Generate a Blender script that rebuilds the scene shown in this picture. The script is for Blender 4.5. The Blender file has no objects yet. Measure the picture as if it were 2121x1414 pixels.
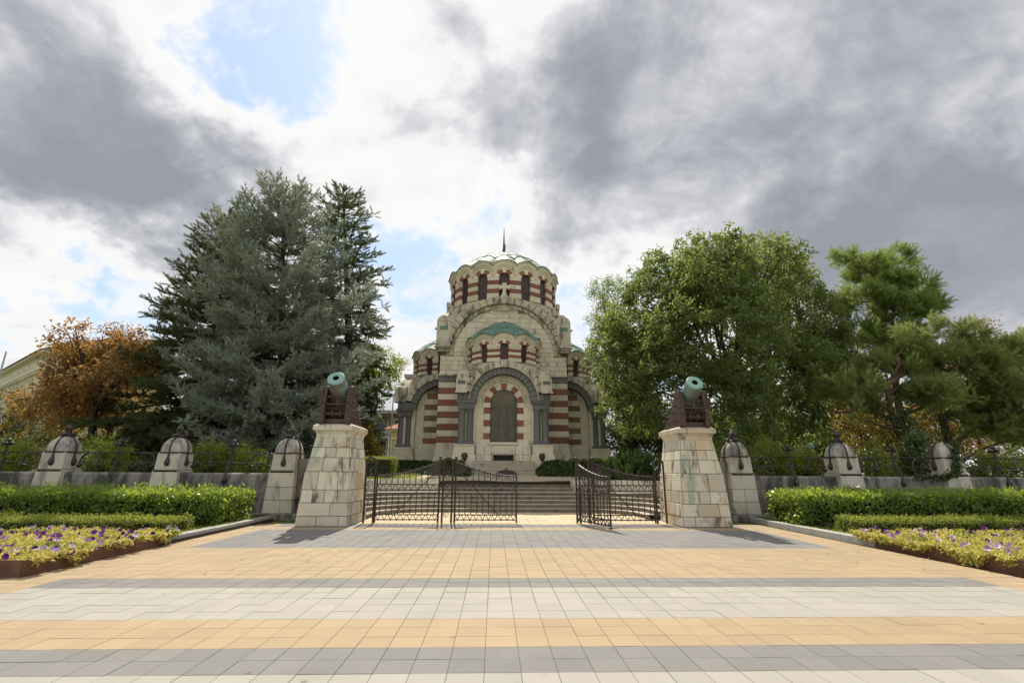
import bpy, math, random
import numpy as np
from mathutils import Vector, Matrix, noise as mnoise
random.seed(7); rng = np.random.default_rng(11)
R = math.radians; PI = math.pi
sc = bpy.context.scene
col = sc.collection

# ------------------------------------------------------------------ camera
cam = bpy.data.cameras.new('camera'); cam_o = bpy.data.objects.new('camera', cam); col.objects.link(cam_o)
cam.sensor_fit = 'HORIZONTAL'; cam.sensor_width = 36.0; cam.lens = 36.0*1000/2121
cam.clip_start = 0.1; cam.clip_end = 3000
yaw, tilt, roll = R(1.95), R(15.06), R(0.34)
fw = Vector((math.sin(yaw)*math.cos(tilt), math.cos(yaw)*math.cos(tilt), math.sin(tilt)))
r0 = Vector((math.cos(yaw), -math.sin(yaw), 0)); u0 = r0.cross(fw)
rt = r0*math.cos(roll) + u0*math.sin(roll); up = rt.cross(fw)
CAM = Vector((-0.53, 0, 1.6))
M4 = Matrix((rt, up, -fw)).transposed().to_4x4(); M4.translation = CAM
cam_o.matrix_world = M4
sc.camera = cam_o
def pix_dir(px, py): return fw + rt*((px-1060.5)/1000) - up*((py-707)/1000)
def pix(px, py, Y):                       # photo pixel -> point on the plane at distance Y
    d = pix_dir(px, py); return CAM + d*(Y/d.y)

# ------------------------------------------------------------------ sky, sun, exposure
SUN_EL, SUN_AZ = R(52), R(-6)             # azimuth from +Y, negative = to the left
sun_dir = Vector((math.sin(SUN_AZ)*math.cos(SUN_EL), math.cos(SUN_AZ)*math.cos(SUN_EL), math.sin(SUN_EL)))
world = bpy.data.worlds.new('World'); sc.world = world; world.use_nodes = True
class NG:
    """small helper round a node tree"""
    def __init__(s, tree): s.t = tree; s.n = tree.nodes; s.l = tree.links
    def node(s, typ, **kw):
        n = s.n.new(typ)
        for k, v in kw.items(): setattr(n, k, v)
        return n
    def put(s, sock, v):
        if isinstance(v, bpy.types.NodeSocket): s.l.new(v, sock)
        elif v is not None: sock.default_value = v
    def math(s, op, a, b=None, c=None, clamp=False):
        n = s.node('ShaderNodeMath', operation=op, use_clamp=clamp)
        for i, v in enumerate((a, b, c)): s.put(n.inputs[i], v)
        return n.outputs[0]
    def vmath(s, op, a, b=None, scale=None):
        n = s.node('ShaderNodeVectorMath', operation=op)
        s.put(n.inputs[0], a)
        if b is not None: s.put(n.inputs[1], b)
        if scale is not None: s.put(n.inputs['Scale'], scale)
        return n.outputs['Value'] if op in ('DISTANCE', 'DOT_PRODUCT', 'LENGTH') else n.outputs[0]
    def mix(s, f, a, b, typ='MIX'):
        n = s.node('ShaderNodeMix', data_type='RGBA', blend_type=typ)
        s.put(n.inputs['Factor'], f)
        for k, v in (('A', a), ('B', b)):
            sock = [q for q in n.inputs if q.name == k and q.type == 'RGBA'][0]
            if isinstance(v, (tuple, list)) and len(v) == 3: v = (*v, 1)
            s.put(sock, v)
        return [q for q in n.outputs if q.type == 'RGBA'][0]
    def noise(s, vec, scale, detail=4, rough=0.55, dist=0.0, lac=2.0):
        n = s.node('ShaderNodeTexNoise'); s.put(n.inputs['Vector'], vec)
        n.inputs['Scale'].default_value = scale; n.inputs['Detail'].default_value = detail
        n.inputs['Roughness'].default_value = rough; n.inputs['Distortion'].default_value = dist
        n.inputs['Lacunarity'].default_value = lac
        return n.outputs['Fac']
    def ramp(s, v, a, b, lo=0.0, hi=1.0, smooth=True):
        n = s.node('ShaderNodeMapRange', interpolation_type='SMOOTHSTEP' if smooth else 'LINEAR')
        s.put(n.inputs['Value'], v)
        n.inputs['From Min'].default_value = a; n.inputs['From Max'].default_value = b
        n.inputs['To Min'].default_value = lo; n.inputs['To Max'].default_value = hi
        return n.outputs['Result']
def build_sky():
    g = NG(world.node_tree); g.n.clear()
    out = g.node('ShaderNodeOutputWorld'); bg = g.node('ShaderNodeBackground')
    bg.inputs['Strength'].default_value = 0.1
    sky = g.node('ShaderNodeTexSky', sky_type='NISHITA', sun_disc=False)
    sky.sun_elevation = SUN_EL; sky.sun_rotation = SUN_AZ
    sky.air_density = 1.0; sky.dust_density = 0.6; sky.ozone_density = 1.6
    tc = g.node('ShaderNodeTexCoord'); d = tc.outputs['Generated']
    sep = g.node('ShaderNodeSeparateXYZ'); g.put(sep.inputs[0], d)
    zz = g.math('ADD', g.math('MAXIMUM', sep.outputs['Z'], 0.0), 0.55)
    com = g.node('ShaderNodeCombineXYZ')
    g.put(com.inputs[0], g.math('DIVIDE', sep.outputs['X'], zz)); g.put(com.inputs[1], g.math('DIVIDE', sep.outputs['Y'], zz))
    com.inputs[2].default_value = 3.7
    p = com.outputs[0]
    warp = g.node('ShaderNodeTexNoise'); g.put(warp.inputs['Vector'], p); warp.inputs['Scale'].default_value = 2.4; warp.inputs['Detail'].default_value = 2
    pw = g.vmath('ADD', p, g.vmath('SCALE', g.vmath('SUBTRACT', warp.outputs['Color'], (0.5, 0.5, 0.5)), scale=0.22))
    dens = g.noise(pw, 1.9, 10, 0.55)
    fine = g.noise(pw, 9.0, 8, 0.62)
    dens = g.math('ADD', dens, g.math('MULTIPLY', g.math('SUBTRACT', fine, 0.5), 0.42))
    mid = g.noise(pw, 4.2, 7, 0.58)
    dens = g.math('ADD', dens, g.math('MULTIPLY', g.math('SUBTRACT', mid, 0.5), 0.46))
    # where the cloud banks and the clear gaps of this afternoon lie: directions, half-widths, weights
    w2 = g.node('ShaderNodeTexNoise'); g.put(w2.inputs['Vector'], p); w2.inputs['Scale'].default_value = 6.0; w2.inputs['Detail'].default_value = 7; w2.inputs['Roughness'].default_value = 0.62
    dw = g.vmath('ADD', g.vmath('ADD', d, g.vmath('SCALE', g.vmath('SUBTRACT', warp.outputs['Color'], (0.5, 0.5, 0.5)), scale=0.2)), g.vmath('SCALE', g.vmath('SUBTRACT', w2.outputs['Color'], (0.5, 0.5, 0.5)), scale=0.32))
    for (px, py, w, wt) in BANKS:
        c = pix_dir(px, py).normalized()
        dd = g.vmath('DISTANCE', dw, tuple(c))
        dens = g.math('ADD', dens, g.math('MULTIPLY', g.ramp(dd, 0.0, w, 1.0, 0.0), wt))
    cover = g.math('MAXIMUM', g.ramp(dens, 0.375, 0.49), g.math('MULTIPLY', g.ramp(g.noise(pw, 5.2, 9, 0.64), 0.47, 0.63), 0.85))
    thick = g.ramp(dens, 0.40, 0.93)
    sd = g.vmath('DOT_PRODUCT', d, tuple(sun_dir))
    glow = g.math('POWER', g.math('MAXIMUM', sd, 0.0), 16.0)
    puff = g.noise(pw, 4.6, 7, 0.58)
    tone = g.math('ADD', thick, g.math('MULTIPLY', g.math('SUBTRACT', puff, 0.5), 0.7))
    # thick cloud grey against the light; whitened behind the camera to add fill
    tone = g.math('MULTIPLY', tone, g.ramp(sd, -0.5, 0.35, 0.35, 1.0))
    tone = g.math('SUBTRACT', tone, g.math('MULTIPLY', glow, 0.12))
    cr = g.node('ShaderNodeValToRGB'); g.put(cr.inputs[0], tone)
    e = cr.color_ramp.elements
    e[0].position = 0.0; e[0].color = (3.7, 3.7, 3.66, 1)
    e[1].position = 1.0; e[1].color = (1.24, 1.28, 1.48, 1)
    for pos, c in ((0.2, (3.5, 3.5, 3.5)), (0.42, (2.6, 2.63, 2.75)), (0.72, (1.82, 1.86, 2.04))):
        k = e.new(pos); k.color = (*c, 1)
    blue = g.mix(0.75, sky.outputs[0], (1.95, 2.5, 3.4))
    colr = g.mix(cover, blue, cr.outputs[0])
    low = g.ramp(sep.outputs['Z'], -0.02, 0.10, 1.0, 0.0)
    colr = g.mix(g.math('MULTIPLY', low, 0.6), colr, (3.2, 3.3, 3.5))
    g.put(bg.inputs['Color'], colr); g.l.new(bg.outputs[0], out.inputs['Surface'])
BANKS = [(480, 80, 0.26, -0.06), (690, 120, 0.24, -0.06), (880, 90, 0.2, 0.05), (150, 190, 0.42, 0.20), (300, 330, 0.30, 0.16),
         (1500, 250, 0.66, 0.20), (1200, 330, 0.30, 0.14), (1900, 150, 0.45, 0.12), (1250, 120, 0.3, 0.08), (60, 525, 0.12, -0.14), (820, 610, 0.18, -0.16), (1200, 680, 0.10, -0.1),
         (250, 640, 0.16, -0.12), (100, 640, 0.14, 0.10), (1480, 420, 0.22, 0.1), (430, 470, 0.26, 0.12), (200, 420, 0.36, 0.16), (40, 470, 0.3, 0.08), (1250, 560, 0.16, 0.06), (1960, 560, 0.34, 0.13), (2080, 480, 0.2, 0.06)]
build_sky()
sl = bpy.data.lights.new('sun', 'SUN'); sl.energy = 2.4; sl.angle = R(0.6); sl.color = (1.0, 0.925, 0.80)
so = bpy.data.objects.new('sun', sl); col.objects.link(so); so.location = (0, 0, 60)
so.rotation_euler = (-sun_dir).to_track_quat('-Z', 'Y').to_euler()
sc.view_settings.view_transform = 'Standard'; sc.view_settings.look = 'None'
sc.view_settings.exposure = 1.4; sc.view_settings.gamma = 1.0; sc.view_settings.use_curve_mapping = False
sc.cycles.max_bounces = 6; sc.cycles.diffuse_bounces = 4; sc.cycles.glossy_bounces = 2
sc.cycles.transmission_bounces = 4; sc.cycles.transparent_max_bounces = 4
sc.cycles.use_adaptive_sampling = True; sc.cycles.adaptive_threshold = 0.02

# ------------------------------------------------------------------ mesh helpers
OFF = {}
def tag(o, label=None, cat=None, group=None, kind=None):
    if label: o['label'] = label
    if cat: o['category'] = cat
    if group: o['group'] = group
    if kind: o['kind'] = kind
    return o
def empty(name, loc=(0, 0, 0), rz=0.0, world=False):
    o = bpy.data.objects.new(name, None); col.objects.link(o); o.location = loc; o.rotation_euler = (0, 0, rz)
    o.empty_display_size = 0.2
    OFF[o] = Vector(loc) if world else Vector((0, 0, 0))
    return o
def link(name, me, parent=None):
    o = bpy.data.objects.new(name, me); col.objects.link(o)
    if parent is not None: o.parent = parent
    OFF[o] = OFF.get(parent, Vector((0, 0, 0)))
    return o
class MB:
    def __init__(s): s.v = []; s.f = []; s.m = []
    def add(s, vs, fs, mi=0):
        b = len(s.v); s.v.extend([tuple(p) for p in vs])
        for f in fs: s.f.append(tuple(i+b for i in f)); s.m.append(mi)
        return s
    def box(s, x0, x1, y0, y1, z0, z1, T=None, mi=0):
        vs = [Vector((x, y, z)) for z in (z0, z1) for y in (y0, y1) for x in (x0, x1)]
        if T is not None: vs = [T @ p for p in vs]
        return s.add(vs, [(0, 2, 3, 1), (4, 5, 7, 6), (0, 1, 5, 4), (2, 6, 7, 3), (0, 4, 6, 2), (1, 3, 7, 5)], mi)
    def bbox(s, x0, x1, y0, y1, z0, z1, b=0.02, T=None, mi=0):
        """box with bevelled edges"""
        vs = []
        for sz in (0, 1):
            for sy in (0, 1):
                for sx in (0, 1):
                    X, Y, Z = (x0, x1)[sx], (y0, y1)[sy], (z0, z1)[sz]
                    ix, iy, iz = X+(b, -b)[sx], Y+(b, -b)[sy], Z+(b, -b)[sz]
                    vs += [Vector((X, iy, iz)), Vector((ix, Y, iz)), Vector((ix, iy, Z))]
        if T is not None: vs = [T @ p for p in vs]
        k = lambda x, y, z, a: (z*4+y*2+x)*3+a
        F = []
        F.append([k(0,0,0,0), k(0,0,1,0), k(0,1,1,0), k(0,1,0,0)]); F.append([k(1,0,0,0), k(1,1,0,0), k(1,1,1,0), k(1,0,1,0)])
        F.append([k(0,0,0,1), k(1,0,0,1), k(1,0,1,1), k(0,0,1,1)]); F.append([k(0,1,0,1), k(0,1,1,1), k(1,1,1,1), k(1,1,0,1)])
        F.append([k(0,0,0,2), k(0,1,0,2), k(1,1,0,2), k(1,0,0,2)]); F.append([k(0,0,1,2), k(1,0,1,2), k(1,1,1,2), k(0,1,1,2)])
        for a in (0, 1):
            for c in (0, 1):
                F.append([k(0,a,c,1), k(1,a,c,1), k(1,a,c,2), k(0,a,c,2)])
                F.append([k(a,0,c,0), k(a,1,c,0), k(a,1,c,2), k(a,0,c,2)])
                F.append([k(a,c,0,0), k(a,c,1,0), k(a,c,1,1), k(a,c,0,1)])
        for z in (0, 1):
            for y in (0, 1):
                for x in (0, 1): F.append([k(x,y,z,0), k(x,y,z,1), k(x,y,z,2)])
        return s.add(vs, F, mi)
    def tube(s, pts, rad, n=6, mi=0, cap=True, closed=False):
        P = [Vector(p) for p in pts]; m = len(P)
        if not hasattr(rad, '__len__'): rad = [rad]*m
        vs = []; ref = None
        for i, p in enumerate(P):
            if closed: t = P[(i+1) % m]-P[i-1]
            else: t = P[min(i+1, m-1)]-P[max(i-1, 0)]
            if t.length < 1e-9: t = Vector((0, 0, 1))
            t.normalize()
            if ref is None: ref = t.orthogonal().normalized()
            a = (ref - t*ref.dot(t))
            if a.length < 1e-6: a = t.orthogonal()
            a.normalize(); ref = a; b = t.cross(a)
            for k in range(n):
                w = 2*PI*k/n + PI/n
                vs.append(p + (a*math.cos(w)+b*math.sin(w))*rad[i])
        fs = []
        for i in range(m if closed else m-1):
            j = (i+1) % m
            for k in range(n): fs.append((i*n+k, i*n+(k+1) % n, j*n+(k+1) % n, j*n+k))
        if cap and not closed: fs.append(tuple(range(n-1, -1, -1))); fs.append(tuple((m-1)*n+k for k in range(n)))
        return s.add(vs, fs, mi)
    def lathe(s, prof, n=24, c=(0, 0), a0=0.0, a1=2*PI, T=None, mi=0, zc=0.0):
        full = abs(a1-a0-2*PI) < 1e-6; na = n if full else n+1
        vs = []
        for (r, z) in prof:
            for k in range(na):
                w = a0+(a1-a0)*k/n; vs.append(Vector((c[0]+r*math.cos(w), c[1]+r*math.sin(w), z+zc)))
        if T is not None: vs = [T @ p for p in vs]
        fs = []
        for i in range(len(prof)-1):
            for k in range(n):
                k2 = (k+1) % na; fs.append((i*na+k, i*na+k2, (i+1)*na+k2, (i+1)*na+k))
        return s.add(vs, fs, mi)
    def prism(s, poly, f0, f1, mi=0, caps=True):
        """poly: 2-D points; f0/f1 map a 2-D point to 3-D at the two ends"""
        n = len(poly); vs = [f0(*p) for p in poly]+[f1(*p) for p in poly]
        fs = [(i, (i+1) % n, n+(i+1) % n, n+i) for i in range(n)]
        if caps: fs += [tuple(range(n-1, -1, -1)), tuple(range(n, 2*n))]
        return s.add(vs, fs, mi)
    def slab(s, quad, nrm, gap=0.012, proud=0.03, ch=0.012, back=0.02, mi=0):
        """a dressed stone: quad corners on the wall face, joints recessed, edges chamfered"""
        q = [Vector(p) for p in quad]; c = sum(q, Vector())/len(q); n = Vector(nrm).normalized()
        def ins(d):
            out = []; m = len(q)
            for i in range(m):
                a = (q[i]-q[i-1]).normalized(); b = (q[(i+1) % m]-q[i]).normalized()
                out.append(q[i] + (b-a)*0 + (-a*d + b*d))
            return out
        r1 = ins(gap); r2 = ins(gap+ch); m = len(q)
        vs = [p-n*back for p in r1]+[p+n*(proud-ch) for p in r1]+[p+n*proud for p in r2]
        fs = []
        for L in (0, 1):
            for i in range(m): fs.append((L*m+i, L*m+(i+1) % m, (L+1)*m+(i+1) % m, (L+1)*m+i))
        fs.append(tuple(range(2*m, 3*m)))
        return s.add(vs, fs, mi)
    def ball(s, c, r, n=8, m=6, sz=1.0, mi=0):
        prof = [(max(1e-4, math.sin(PI*i/m))*r, -math.cos(PI*i/m)*r*sz) for i in range(m+1)]
        return s.lathe(prof, n, (c[0], c[1]), zc=c[2], mi=mi)
    def mesh(s, name, mats, smooth=False, off=None):
        me = bpy.data.meshes.new(name)
        vs = s.v if off is None or off.length == 0 else [(x-off.x, y-off.y, z-off.z) for x, y, z in s.v]
        me.from_pydata(vs, [], s.f)
        for k in (mats if isinstance(mats, (list, tuple)) else [mats]): me.materials.append(k)
        if any(s.m): me.polygons.foreach_set('material_index', s.m)
        if smooth: me.polygons.foreach_set('use_smooth', [True]*len(s.f))
        import bmesh
        bm = bmesh.new(); bm.from_mesh(me); bmesh.ops.recalc_face_normals(bm, faces=bm.faces); bm.to_mesh(me); bm.free()
        if smooth: 
            try: me.set_sharp_from_angle(angle=R(40))
            except Exception: pass
        return me
    def build(s, name, mats, parent=None, smooth=False):
        return link(name, s.mesh(name, mats, smooth, OFF.get(parent)), parent)
def npmesh(name, V, F, mats, parent=None, mi=None):
    """V (n,3) F (m,k) numpy arrays -> mesh object, fast"""
    me = bpy.data.meshes.new(name); V = np.asarray(V, np.float32); F = np.asarray(F, np.int32)
    off = OFF.get(parent)
    if off is not None: V = V-np.array(off, np.float32)
    me.vertices.add(len(V)); me.vertices.foreach_set('co', V.ravel())
    m, k = F.shape
    me.loops.add(m*k); me.loops.foreach_set('vertex_index', F.ravel())
    me.polygons.add(m); me.polygons.foreach_set('loop_start', np.arange(0, m*k, k, dtype=np.int32))
    for q in (mats if isinstance(mats, (list, tuple)) else [mats]): me.materials.append(q)
    if mi is not None: me.polygons.foreach_set('material_index', np.asarray(mi, np.int32))
    me.update(calc_edges=True); me.validate()
    return link(name, me, parent)

# ------------------------------------------------------------------ materials
def new_mat(name):
    m = bpy.data.materials.new(name); m.use_nodes = True
    g = NG(m.node_tree); b = g.n['Principled BSDF']; return m, g, b
def wpos(g): return g.node('ShaderNodeNewGeometry').outputs['Position']
def bump(g, b, h, strength=0.3, dist=0.02):
    n = g.node('ShaderNodeBump'); n.inputs['Strength'].default_value = strength; n.inputs['Distance'].default_value = dist
    g.put(n.inputs['Height'], h); g.l.new(n.outputs[0], b.inputs['Normal'])
def mat_stone(name, a, bcol, stain=(0.09, 0.08, 0.07), amt=0.5, s0=0.52, s1=0.75, rough=0.88, fine=18.0, dk=0.3, streak=True, warm=None, bmp=0.35, green=0.0, jitter=0.0):
    m, g, b = new_mat(name); p = wpos(g)
    oi = g.node('ShaderNodeObjectInfo')
    base = g.mix(oi.outputs['Random'], a, bcol)
    n1 = g.noise(p, fine, 5, 0.65)
    base = g.mix(g.ramp(n1, 0.3, 0.75, 0.0, dk), base, tuple(x*0.72 for x in a))
    n3 = g.noise(p, 0.9, 4, 0.6)
    if warm: base = g.mix(g.ramp(n3, 0.48, 0.68, 0.0, 0.7), base, warm)
    mp = g.node('ShaderNodeMapping'); g.put(mp.inputs['Vector'], p)
    mp.inputs['Scale'].default_value = (1.0, 1.0, 0.35 if streak else 1.0); mp.inputs['Location'].default_value = (3.1, 1.7, 0.4)
    jit = g.vmath('SCALE', g.vmath('ADD', (3.1, 5.7, 1.9), (0, 0, 0)), scale=g.math('MULTIPLY', oi.outputs['Random'], jitter))
    n2 = g.noise(g.vmath('ADD', mp.outputs[0], jit), 2.1, 7, 0.68, 0.4)
    base = g.mix(g.ramp(n2, s0, s1, 0.0, amt), base, stain)
    if green:
        n4 = g.noise(mp.outputs[0], 1.3, 5, 0.6, 0.2)
        base = g.mix(g.ramp(n4, 0.56, 0.68, 0.0, green), base, (0.20, 0.30, 0.22))
    g.put(b.inputs['Base Color'], base); b.inputs['Roughness'].default_value = rough
    b.inputs['Specular IOR Level'].default_value = 0.25
    bump(g, b, g.math('ADD', n1, g.math('MULTIPLY', n2, 0.6)), bmp, 0.02)
    return m
def mat_plain(name, c, rough=0.6, metal=0.0, var=0.25, scale=14.0, bmp=0.15, c2=None, spec=0.5):
    m, g, b = new_mat(name); p = wpos(g); n = g.noise(p, scale, 5, 0.6)
    c2 = c2 or tuple(x*(1-var) for x in c)
    g.put(b.inputs['Base Color'], g.mix(g.ramp(n, 0.32, 0.68), c, c2))
    b.inputs['Roughness'].default_value = rough; b.inputs['Metallic'].default_value = metal; b.inputs['Specular IOR Level'].default_value = spec
    if bmp: bump(g, b, n, bmp, 0.01)
    return m
def mat_leaf(name, a, bcol, trans, tw=0.42, rough=0.55, scale=0.6, c3=None, spec=0.3):
    """thin leaf: reflects on one side, lets light through on the other"""
    m = bpy.data.materials.new(name); m.use_nodes = True; g = NG(m.node_tree); b = g.n['Principled BSDF']; out = g.n['Material Output']
    geo = g.node('ShaderNodeNewGeometry')
    c = g.mix(geo.outputs['Random Per Island'], a, bcol)
    n = g.noise(geo.outputs['Position'], scale, 3, 0.6)
    c = g.mix(g.ramp(n, 0.35, 0.65, 0.0, 0.6), c, c3 or tuple(x*0.6 for x in a))
    g.put(b.inputs['Base Color'], c); b.inputs['Roughness'].default_value = rough; b.inputs['Specular IOR Level'].default_value = spec
    t = g.node('ShaderNodeBsdfTranslucent'); g.put(t.inputs['Color'], g.mix(geo.outputs['Random Per Island'], trans, tuple(x*0.6 for x in trans)))
    mx = g.node('ShaderNodeMixShader'); mx.inputs[0].default_value = tw
    g.l.new(b.outputs[0], mx.inputs[1]); g.l.new(t.outputs[0], mx.inputs[2]); g.l.new(mx.outputs[0], out.inputs['Surface'])
    return m
M = {}
M['cream'] = mat_stone('cream_limestone', (0.74, 0.67, 0.51), (0.60, 0.54, 0.40), amt=0.8, s0=0.53, s1=0.76, warm=(0.60, 0.51, 0.34), bmp=0.2, jitter=.25)
M['cream_weather'] = mat_stone('weathered_limestone', (0.58, 0.52, 0.39), (0.47, 0.42, 0.31), amt=0.9, s0=0.44, s1=0.68, bmp=0.35)
M['red'] = mat_stone('red_sandstone', (0.29, 0.122, 0.085), (0.225, 0.098, 0.07), stain=(0.10, 0.05, 0.04), amt=0.6, s0=0.5, s1=0.75)
M['brown'] = mat_stone('brown_sandstone', (0.25, 0.15, 0.10), (0.21, 0.12, 0.08), stain=(0.10, 0.07, 0.05), amt=0.6, s0=0.5, s1=0.75)
M['grey'] = mat_stone('dark_grey_granite', (0.165, 0.162, 0.15), (0.13, 0.128, 0.118), stain=(0.05, 0.05, 0.048), amt=0.5, bmp=0.15, rough=0.7)
M['joint'] = mat_stone('mortar_joint', (0.17, 0.15, 0.11), (0.17, 0.15, 0.11), amt=0.6)
M['pillar'] = mat_stone('gate_pillar_limestone', (0.72, 0.66, 0.52), (0.50, 0.45, 0.35), amt=0.9, s0=0.51, s1=0.68, warm=(0.56, 0.42, 0.24), green=0.6, bmp=0.8, jitter=1.0)
M['pier'] = mat_stone('pier_limestone', (0.62, 0.57, 0.46), (0.50, 0.46, 0.37), amt=0.8, s0=0.49, s1=0.72, bmp=0.5)
M['piercap'] = mat_stone('lichen_cap_stone', (0.52, 0.48, 0.41), (0.44, 0.41, 0.35), stain=(0.09, 0.085, 0.075), amt=0.85, s0=0.42, s1=0.62, fine=26, bmp=0.7)
M['wall'] = mat_stone('blackened_wall_stone', (0.30, 0.275, 0.24), (0.25, 0.23, 0.20), stain=(0.055, 0.05, 0.046), amt=0.92, s0=0.38, s1=0.60, fine=22, bmp=0.7)
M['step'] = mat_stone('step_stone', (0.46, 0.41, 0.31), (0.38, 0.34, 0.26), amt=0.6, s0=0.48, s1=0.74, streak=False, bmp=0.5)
M['riser'] = mat_stone('dark_riser_stone', (0.27, 0.23, 0.165), (0.22, 0.185, 0.13), amt=0.8, s0=0.45, s1=0.7, streak=False, bmp=0.5)  # darker stone, set on every step face that is not level
M['iron'] = mat_plain('painted_iron', (0.060, 0.043, 0.036), 0.5, 0.3, 0.3, 40, 0.2)
M['rustiron'] = mat_plain('brown_carriage_iron', (0.098, 0.060, 0.048), 0.65, 0.15, 0.35, 9, 0.25)
M['copper'] = mat_stone('green_copper', (0.155, 0.265, 0.205), (0.135, 0.235, 0.18), stain=(0.085, 0.12, 0.095), amt=0.8, s0=0.42, s1=0.66, rough=0.62, bmp=0.15)
M['copper_rib'] = mat_plain('green_copper_seam', (0.10, 0.19, 0.145), 0.6, 0.0, 0.3, 3)
M['barrel'] = mat_stone('verdigris_bronze', (0.20, 0.30, 0.255), (0.19, 0.28, 0.24), stain=(0.15, 0.13, 0.095), amt=0.9, s0=0.40, s1=0.58, rough=0.5, bmp=0.15)
M['muzzle'] = mat_stone('pale_verdigris', (0.26, 0.42, 0.37), (0.25, 0.40, 0.35), stain=(0.20, 0.30, 0.25), amt=0.5, rough=0.55, bmp=0.1)
M['dark'] = mat_plain('dark_bore', (0.012, 0.012, 0.012), 0.9)
M['glass'] = mat_plain('brown_window_glass', (0.065, 0.030, 0.020), 0.5, 0.0, 0.4, 2.0, 0.05)
M['spire'] = mat_plain('spire_iron', (0.05, 0.03, 0.032), 0.45, 0.4)

# ------------------------------------------------------------------ ground, pavement, stairs
def mat_tile(name, a, bcol, speck, sp=0.5):
    m, g, b = new_mat(name); p = wpos(g); oi = g.node('ShaderNodeObjectInfo'); geo = g.node('ShaderNodeNewGeometry')
    base = g.mix(g.math('FRACT', g.math('ADD', oi.outputs['Random'], geo.outputs['Random Per Island'])), a, bcol)
    n = g.noise(p, 130.0, 3, 0.7); n2 = g.noise(p, 0.8, 5, 0.6); n3 = g.noise(p, 7.0, 5, 0.6)
    base = g.mix(g.ramp(n, 0.46, 0.66, 0.0, sp), base, speck)
    base = g.mix(g.ramp(n2, 0.45, 0.75, 0.0, 0.35), base, tuple(x*0.66 for x in a))
    base = g.mix(g.ramp(n3, 0.62, 0.74, 0.0, 0.28), base, tuple(x*0.5 for x in a))
    vo = g.node('ShaderNodeTexVoronoi'); g.put(vo.inputs['Vector'], p); vo.inputs['Scale'].default_value = 1.7
    spot = g.math('MULTIPLY', g.ramp(vo.outputs['Distance'], 0.035, 0.06, 1.0, 0.0), g.ramp(g.noise(p, 0.7, 2), 0.5, 0.6))
    base = g.mix(g.math('MULTIPLY', spot, 0.55), base, (0.06, 0.055, 0.05))
    n4 = g.noise(p, 0.28, 6, 0.65, 0.6); base = g.mix(g.ramp(n4, 0.5, 0.68, 0.0, 0.30), base, tuple(x*0.62 for x in a))
    g.put(b.inputs['Base Color'], base); b.inputs['Roughness'].default_value = 0.82; b.inputs['Specular IOR Level'].default_value = 0.3
    bump(g, b, n, 0.25, 0.004); return m
M['t_grey'] = mat_tile('grey_paver', (0.176, 0.168, 0.156), (0.146, 0.140, 0.130), (0.30, 0.30, 0.30), 0.4)
M['t_white'] = mat_tile('pale_paver', (0.33, 0.309, 0.268), (0.298, 0.279, 0.241), (0.23, 0.21, 0.18), 0.3)
M['t_orange'] = mat_tile('ochre_paver', (0.35, 0.262, 0.158), (0.312, 0.232, 0.138), (0.23, 0.158, 0.085), 0.4)
M['t_beige'] = mat_tile('beige_paver', (0.53, 0.43, 0.28), (0.46, 0.36, 0.22), (0.36, 0.28, 0.17), 0.35)
M['grout'] = mat_plain('paving_joint', (0.13, 0.105, 0.075), 0.95, 0, 0.3, 30)
M['grass'] = mat_plain('lawn', (0.105, 0.145, 0.030), 0.95, 0, 0.4, 5, 0.5, c2=(0.16, 0.16, 0.045))
M['gravel'] = mat_plain('gravel', (0.47, 0.39, 0.27), 0.95, 0, 0.3, 60, 0.6, c2=(0.33, 0.26, 0.17))
M['soil'] = mat_plain('soil', (0.055, 0.038, 0.025), 0.98, 0, 0.4, 25, 0.6)
M['kerb'] = mat_stone('granite_kerb', (0.40, 0.39, 0.36), (0.34, 0.33, 0.31), amt=0.4, fine=60, streak=False)
M['corten'] = mat_plain('corten_steel', (0.15, 0.070, 0.038), 0.75, 0.0, 0.4, 4, 0.1, c2=(0.09, 0.042, 0.026))
m = MB(); m.box(-1500, 1500, -1500, 2000, -0.6, -0.03); g_o = m.build('ground', M['grass']); tag(g_o, kind='structure')

d = pix_dir(1002, 1412); X0 = (CAM + d*(-1.6/d.z)).x
TS = 0.305; YR0 = 4.55
BANDS = [(-20, 2.4, 't_orange'), (2.4, 3.03, 't_grey'), (3.03, YR0, 't_white'), (YR0, YR0+2*TS, 't_grey'), (YR0+2*TS, YR0+5*TS, 't_orange'), (YR0+5*TS, YR0+10*TS, 't_white'),
         (YR0+10*TS, YR0+12*TS, 't_grey'), (YR0+12*TS, YR0+22*TS, 't_orange'), (YR0+22*TS, YR0+33*TS, 't_grey'), (YR0+33*TS, YR0+35*TS, 't_orange'), (YR0+35*TS, YR0+38*TS, 't_grey'), (YR0+38*TS, 99, 't_beige')]
pav = MB(); pav.box(-13.5, 13.5, -8, 8.0, -0.2, -0.006); pav.box(-8.0, 8.0, 8.0, 16.1, -0.2, -0.006); pav.box(-5.2, 5.4, 16.1, 20.9, -0.2, -0.006)
pav_o = pav.build('pavement', M['grout']); tag(pav_o, kind='structure')
tile_me = {}
for k in ('t_grey', 't_white', 't_orange', 't_beige'):
    t = MB(); t.slab([(-TS/2, -TS/2, -0.012), (TS/2, -TS/2, -0.012), (TS/2, TS/2, -0.012), (-TS/2, TS/2, -0.012)], (0, 0, 1), gap=0.0021, proud=0.012, ch=0.002, back=0.0)
    tile_me[k] = t.mesh('paver', M[k])
near = []; far = MB(); keys = ['t_grey', 't_white', 't_orange', 't_beige']
hsv = lambda x, y: (Vector((x, y, 0))-CAM)
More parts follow.
